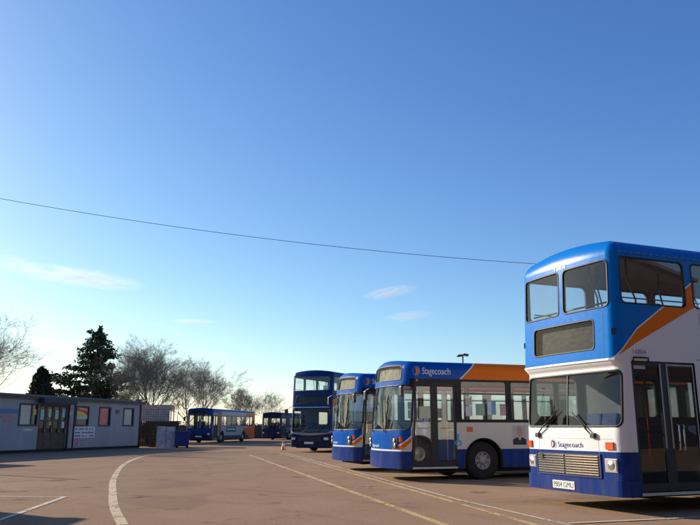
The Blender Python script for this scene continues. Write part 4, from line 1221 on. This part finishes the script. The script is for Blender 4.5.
# unseen dark shed added behind the camera to cut skylight on the bus sides
ds = empty('skylight_block_shed', (-12, -3.6, 0)); tag(ds, 'tall dark brick shed added out of view to block skylight, mirrored in the bus windows', 'shed')
DBk = Mat('shed_brick', rough=.85); bk = DBk.nt.nodes.new('ShaderNodeTexBrick'); bk.inputs['Scale'].default_value = 4.4
bk.inputs['Color1'].default_value = (.05, .03, .024, 1); bk.inputs['Color2'].default_value = (.065, .038, .03, 1); bk.inputs['Mortar'].default_value = (.06, .055, .05, 1)
cq = DBk.nt.nodes.new('ShaderNodeCombineXYZ'); DBk.nt.links.new((DBk.x + DBk.y).s, cq.inputs[0]); DBk.nt.links.new(DBk.z.s, cq.inputs[1]); DBk.nt.links.new(cq.outputs[0], bk.inputs['Vector']); DBk.set('color', bk.outputs[0])
mb = MB(); mb.box(0, 64, -22, 0, 0, 12.5); mb.build('wall', DBk.m, ds)
mb = MB(); mb.box(-.3, 64.3, -22.3, .3, 12.5, 12.8); mb.build('roof', M['fascia'], ds, fix=True, bevel=.04)
for k in range(9):
    mb = MB()
    for q in range(14): mb.box(2 + k * 7, 6.6 + k * 7, .004, .05, .02 + q * .34, .02 + q * .34 + .31)
    mb.build('roller_shutter', simple('shutter_grey', (.035, .037, .042), .6), ds)

# boundary wall and hedge in the distance
mb = MB(); Mx = Matrix.Translation((-40, 96, 0)) @ Matrix.Rotation(.03, 4, 'Z'); mb.box(0, 90, 0, .22, 0, 1.55, Mx); mb.box(-.05, 90.05, -.04, .26, 1.55, 1.63, Mx)
BW = Mat('boundary_brick', rough=.85); br = BW.nt.nodes.new('ShaderNodeTexBrick'); br.inputs['Scale'].default_value = 4.4
br.inputs['Color1'].default_value = (.07, .045, .036, 1); br.inputs['Color2'].default_value = (.09, .055, .045, 1); br.inputs['Mortar'].default_value = (.09, .08, .075, 1)
cmb = BW.nt.nodes.new('ShaderNodeCombineXYZ'); BW.nt.links.new(BW.x.s, cmb.inputs[0]); BW.nt.links.new(BW.z.s, cmb.inputs[1]); BW.nt.links.new(cmb.outputs[0], br.inputs['Vector']); BW.set('color', br.outputs[0])
tag(mb.build('boundary_wall', BW.m), 'low dark brick wall across the far end of the yard', 'wall')

# ================================================================== trees
BARK = simple('bark_grey_brown', (.10, .085, .07), .9, var=.35, scale=3)
TWIG = simple('twig_grey', (.235, .20, .165), .9, var=.2, scale=1)
def bare_tree(loc, height, spread, seed, label, trunk_h=.22, dens=1.0, up=.55, group='bare trees behind the yard', stems=1, lean=(0, 0), tmin=.005):
    rnd = random.Random(seed)
    root = empty('bare_tree', loc); tag(root, label, 'tree', group)
    tr, tw = MB(), MB()
    def wob(v, a): return (v + Vector((rnd.gauss(0, a), rnd.gauss(0, a), rnd.gauss(0, a * .7)))).normalized()
    def branch(p, d, ln, r, lvl):
        n = (7, 6, 5, 4, 3)[min(lvl, 4)]; pts = [p]; dirs = [d]
        for k in range(n):
            d = wob(d, .10 + .05 * lvl)
            d = (d + Vector((0, 0, (.10, .10, .07, .05, .02)[min(lvl, 4)] * up * 2))).normalized()
            p = p + d * ln / n; pts.append(p); dirs.append(d)
        rad = [max(tmin, r * (1 - .72 * k / n)) for k in range(n + 1)]
        (tr if lvl < 2 else tw).tube(pts, rad, (9, 6, 4, 3, 3)[min(lvl, 4)], cap=False)
        if lvl >= 4: return
        nc = int(((0, 10, 8, 6)[lvl] if lvl else 0) * dens) + (rnd.random() < .5)
        if lvl == 0: nc = int(11 * dens) + 3
        for c in range(nc):
            t = rnd.uniform(.30 if lvl else trunk_h * 1.5, 1.0) if c else 1.0
            f = t * n; k = min(int(f), n - 1); q = pts[k].lerp(pts[k + 1], f - k)
            dd = dirs[min(k + 1, n)]; az = rnd.uniform(0, 2 * pi)
            side = dd.orthogonal().normalized(); side = Matrix.Rotation(az, 3, dd) @ side
            ang = rnd.uniform(.35, .8) if lvl else rnd.uniform(.3, .8) * (1.25 - .6 * (t - .3))
            nd = (dd * cos(ang) + side * sin(ang)); nd.z = nd.z * .8 + .12 * up
            nd = Vector((nd.x * spread, nd.y * spread, nd.z)).normalized()
            branch(q, nd, ln * (rnd.uniform(.42, .66) if lvl else rnd.uniform(.62, .86) * (1.12 - .35 * t)) * (1.1 - .35 * t * (lvl > 0)), max(.006, rad[k] * rnd.uniform(.42, .62)), lvl + 1)
    for s in range(stems):
        a = 2 * pi * s / max(1, stems); o = Vector((cos(a), sin(a), 0)) * (.25 if stems > 1 else 0)
        d0 = Vector((lean[0] + o.x * .9, lean[1] + o.y * .9, 1)).normalized()
        branch(o * .5, d0, height * .62, height * .021 / sqrt(stems), 0)
    tr.build('trunk', BARK, root); tw.build('crown', TWIG, root)
    # bring to the wanted height
    zmax = max(v[2] for v in tw.v); k = height / zmax; root.scale = (k, k, k)
    return root
bare_tree((-17.8, 66, 0), 9.9, 1.2, 11, 'large bare tree with a dense fan of twigs right of the tall conifer', stems=3, dens=1.06)
bare_tree((-16.9, 80, 0), 9.2, 1.05, 23, 'bare tree with spreading limbs behind the far orange-patched bus', stems=2, dens=1.08, lean=(.10, 0))
bare_tree((-15.6, 110, 0), 7.9, 1.0, 35, 'rounded bare tree far off left of the dark double-decker', stems=3, dens=.75, tmin=.008)
bare_tree((-12.9, 118, 0), 7.7, 1.0, 47, 'narrow bare tree far off nearest the dark double-decker', stems=3, dens=.62, tmin=.008)
bare_tree((-26.6, 49, 0), 10.6, 1.15, 59, 'bare tree with fine twigs cut off by the left edge of the view', dens=.9, stems=2)
bare_tree((-23.0, 74, 0), 6.0, 1.2, 61, 'low bare tree half hidden behind the tall conifer', dens=.9, stems=2)

# conifers
def needle_mat(name, a, b):
    m = Mat(name, rough=.8); m.set('color', m.mix(m.noise(1.3, 4).step(.35, .7), a, b)); return m.m
CONM = needle_mat('cypress_needles', (.018, .038, .014), (.06, .085, .026)); CONM2 = needle_mat('dark_cypress_needles', (.016, .026, .016), (.035, .05, .028))
def sprays(mb, rnd, c, r, n, size, drop=.15):
    for _ in range(n):
        while True:
            v = Vector((rnd.uniform(-1, 1), rnd.uniform(-1, 1), rnd.uniform(-1, 1)))
            if v.length < 1: break
        p = c + Vector((v.x * r[0], v.y * r[1], v.z * r[2]))
        d = Vector((v.x + rnd.gauss(0, .5), v.y + rnd.gauss(0, .5), rnd.gauss(-drop, .45))).normalized()
        s = d.cross(Vector((rnd.gauss(0, 1), rnd.gauss(0, 1), rnd.gauss(0, 1)))).normalized(); l = size * rnd.uniform(.6, 1.4); w = l * .26
        mb.quad(p - s * w * .4, p + d * l * .5 - s * w, p + d * l, p + d * l * .45 + s * w)
def layered_conifer(loc, H, R, seed, label):
    rnd = random.Random(seed); root = empty('conifer_tree', loc); tag(root, label, 'tree')
    lean = (.0, 0)
    mb = MB(); mb.tube([(0, 0, 0), (.1, 0, H * .4), (0, .1, H * .75), (.15, 0, H * .97)], [.3, .22, .12, .03], 8)
    fo = MB()
    n = 60
    for k in range(n):
        t = (k + .5) / n; z = H * (.16 + .82 * t)
        prof = (1 - t) ** .62 * R * rnd.uniform(.45, 1.16) + .25
        az = k * 2.399 + rnd.uniform(-.4, .4)
        # the left flank carries a lower, second shoulder, the right one is cut back
        prof *= 1 + .22 * (cos(az - pi) > .55) * (t < .55) - .12 * (cos(az) > .6) * (t < .5)
        d = Vector((cos(az), sin(az), rnd.uniform(.05, .38)))
        p0 = Vector((0, 0, z)); pts = [p0 + d * prof * q + Vector((0, 0, -.22 * prof * q * q + .10 * prof * (q ** 4))) for q in (0, .35, .7, 1.0)]
        mb.tube(pts, [.07 * (1 - t) + .03, .045, .025, .01], 5, cap=False)
        m = max(4, int(prof / .24))
        for j in range(m):
            q = .25 + .78 * (j + .5) / m; f = q * 3; i = min(int(f), 2); c = pts[i].lerp(pts[i + 1], min(1, f - i))
            w = .20 + .38 * sin(min(1, q) * pi * .8) * min(1, prof / 2)
            c = c + Vector((rnd.gauss(0, .15), rnd.gauss(0, .15), rnd.gauss(0, .06)))
            sprays(fo, rnd, c, (w, w, w * .5), int(20 + 24 * w), .27)
    for j in range(16): sprays(fo, rnd, Vector((.15, 0, H * (.86 + .01 * j))), (.26 * (1 - j / 20), .26 * (1 - j / 20), .2), 24, .26, -.5)
    mb.build('trunk', BARK, root); fo.build('crown', CONM, root)
    return root
layered_conifer((-24.2, 70, 0), 10.5, 4.2, 5, 'tall ragged dark conifer with layered boughs behind the grey building')
def dense_conifer(loc, H, R, seed, label):
    rnd = random.Random(seed); root = empty('conifer_tree', loc); tag(root, label, 'tree')
    mb = MB(); mb.tube([(0, 0, 0), (0, 0, H * .9)], [.2, .04], 8); mb.build('trunk', BARK, root)
    fo = MB()
    for k in range(420):
        t = rnd.random(); z = H * t; pr = R * (1 - t ** 2.6) ** .7
        a = rnd.uniform(0, 2 * pi); q = rnd.uniform(.55, 1.0) * (1 + .1 * sin(5 * a + t * 9))
        sprays(fo, rnd, Vector((cos(a) * pr * q, sin(a) * pr * q, z)), (.22, .22, .28), 26, .26, -.5)
    fo.build('crown', CONM2, root); return root
dense_conifer((-25.9, 62, 0), 6.0, 1.15, 8, 'small dense dome-topped conifer standing left of the tall ragged one')
index_children()
dc = bpy.data.objects['conifer_tree.001']
for k, (x, y, sc_k) in enumerate(((-27, 33.5, 1.0), (-29.6, 36.4, 1.15), (-25.6, 29.5, .85), (-33, 42, 1.3))):
    c = copy_tree(dc); c.location = (x, y, 0); c.scale = (sc_k * 1.1, sc_k * 1.1, sc_k)
    c["label"] = 'dense conifer out of view at the left, mirrored in the windscreen of the nearest bus'; c["group"] = 'conifers out of view at the left'
# far hedge seen in the gaps
rnd = random.Random(77); mb = MB()
for k in range(900):
    x = rnd.uniform(-42, 10); c = Vector((x, 99 + rnd.uniform(-.6, .6), rnd.uniform(.2, 1.9 + .3 * sin(x * .7) + .2 * sin(x * 1.9)))); sprays(mb, rnd, c, (.5, .4, .3), 30, .2, -.4)
tag(mb.build('hedge', needle_mat('winter_hedge', (.05, .04, .03), (.09, .075, .05))), 'brown winter hedge along the far brick wall', 'hedge')

# ================================================================== clouds : thin wisps high up, as volumes
def cloud(az, el, dist, ln, thick, tilt, seed, dens, label):
    a, e = radians(az), radians(el)
    c = Vector((sin(a) * dist, cos(a) * dist, math.tan(e) * dist))
    mb = MB(); n, m_ = 24, 12
    rows = []
    for i in range(1, m_):
        th = pi * i / m_; rows.append([mb.vert((sin(th) * cos(2 * pi * j / n), sin(th) * sin(2 * pi * j / n), cos(th))) for j in range(n)])
    top, bot = mb.vert((0, 0, 1)), mb.vert((0, 0, -1))
    for r0, r1 in zip(rows, rows[1:]):
        for j in range(n): mb.face((r0[j], r1[j], r1[(j + 1) % n], r0[(j + 1) % n]))
    for j in range(n): mb.face((top, rows[0][j], rows[0][(j + 1) % n])); mb.face((rows[-1][j], bot, rows[-1][(j + 1) % n]))
    mt = bpy.data.materials.new('cloud_wisp'); mt.use_nodes = True; nt = mt.node_tree
    for q in list(nt.nodes): nt.nodes.remove(q)
    out = nt.nodes.new('ShaderNodeOutputMaterial'); vol = nt.nodes.new('ShaderNodeVolumePrincipled'); vol.inputs['Color'].default_value = (.93, .98, 1, 1); vol.inputs['Anisotropy'].default_value = .35
    tc = nt.nodes.new('ShaderNodeTexCoord'); ln_ = nt.nodes.new('ShaderNodeVectorMath'); ln_.operation = 'LENGTH'; nt.links.new(tc.outputs['Object'], ln_.inputs[0])
    mp = nt.nodes.new('ShaderNodeMapping'); mp.inputs['Scale'].default_value = (2.0, 1.0, 2.6); mp.inputs['Location'].default_value = (seed * 3.1, seed, 0); nt.links.new(tc.outputs['Object'], mp.inputs[0])
    nz = nt.nodes.new('ShaderNodeTexNoise'); nz.inputs['Scale'].default_value = 1.9; nz.inputs['Detail'].default_value = 7; nz.inputs['Roughness'].default_value = .6; nz.inputs['Distortion'].default_value = .6
    nt.links.new(mp.outputs[0], nz.inputs['Vector'])
    L_ = N(nt, ln_.outputs['Value']); Z_ = N(nt, nz.outputs[0])
    den = ((1.0 - L_).max(0.0)).pow(.9) * (Z_.step(.40, .72)).pow(1.3) * dens
    nt.links.new(den.s, vol.inputs['Density']); nt.links.new(vol.outputs[0], out.inputs['Volume'])
    o = mb.build('cloud', mt); o.location = c; o.scale = (ln, ln * .5, thick); o.rotation_euler = (0, tilt, -a)
    tag(o, label, 'cloud', 'wispy clouds')
D = 4000
cloud(-20.8, 10.9, D, 370, 46, radians(4.5), 1, .020, 'long white wisp of cloud high over the grey building at left')
cloud(-25.3, 11.5, D, 130, 55, radians(3), 2, .013, 'pale puff of cloud at the left tip of the long wisp')
cloud(3.2, 10.45, D, 170, 34, radians(-9), 3, .032, 'upper of two small clouds over the buses, slanting up to the right')
cloud(4.6, 8.55, D, 150, 30, radians(-5), 4, .026, 'lower small cloud over the buses, beneath the slanting one')
cloud(-12.2, 8.0, D, 125, 11, 0, 5, .07, 'thin flat streak of cloud above the largest bare tree')
cloud(-10.3, 5.6, D, 85, 10, 0, 6, .07, 'short flat streak of cloud just right of the largest bare tree')

# ================================================================== light, sky, camera
SUN_AZ, SUN_EL = -57.0, 22.5
w = bpy.data.worlds.new("World"); SC.world = w; w.use_nodes = True
nt = w.node_tree; bg = nt.nodes['Background']
sky = nt.nodes.new('ShaderNodeTexSky'); sky.sky_type = 'NISHITA'; sky.sun_disc = False
sky.sun_elevation = radians(SUN_EL); sky.sun_rotation = radians(SUN_AZ); sky.altitude = 50; sky.air_density = .92; sky.dust_density = .5; sky.ozone_density = 2.0
# film-like response of the sky colour: each channel to its own gamma about the white level
KS = .152
sp = nt.nodes.new('ShaderNodeSeparateColor'); nt.links.new(sky.outputs[0], sp.inputs[0]); cb = nt.nodes.new('ShaderNodeCombineColor')
for ch, g in ((0, 1.36), (1, 1.19), (2, .82)):
    v_ = (N(nt, sp.outputs[ch]) * KS).pow(g) * (1 / KS); nt.links.new(v_.s, cb.inputs[ch])
nt.links.new(cb.outputs[0], bg.inputs['Color']); bg.inputs['Strength'].default_value = .128
sd = bpy.data.lights.new('sun', 'SUN'); sd.energy = 5.0; sd.angle = radians(.53); sd.color = (1.0, .915, .79)
so = bpy.data.objects.new('sun', sd); link(so)
dirv = -Vector((sin(radians(SUN_AZ)) * cos(radians(SUN_EL)), cos(radians(SUN_AZ)) * cos(radians(SUN_EL)), sin(radians(SUN_EL))))
so.rotation_euler = dirv.to_track_quat('-Z', 'Y').to_euler(); so.location = (-30, 20, 30)

cd = bpy.data.cameras.new('camera'); co = bpy.data.objects.new('camera', cd); link(co)
cd.sensor_width = 36; cd.lens = 730 / 700 * 36; cd.clip_end = 20000; cd.clip_start = .1
co.location = (0, 0, 1.30); co.rotation_euler = (pi / 2 + math.atan(165.5 / 730), 0, 0)
SC.camera = co
SC.view_settings.view_transform = 'Standard'; SC.view_settings.look = 'None'; SC.view_settings.exposure = 0.33; SC.view_settings.gamma = 1
try: SC.view_settings.use_curve_mapping = False
except Exception: pass
SC.render.engine = 'CYCLES'
SC.cycles.max_bounces = 8; SC.cycles.transparent_max_bounces = 24; SC.cycles.volume_step_rate = 1.0; SC.cycles.volume_max_steps = 64
SC.cycles.use_denoising = True
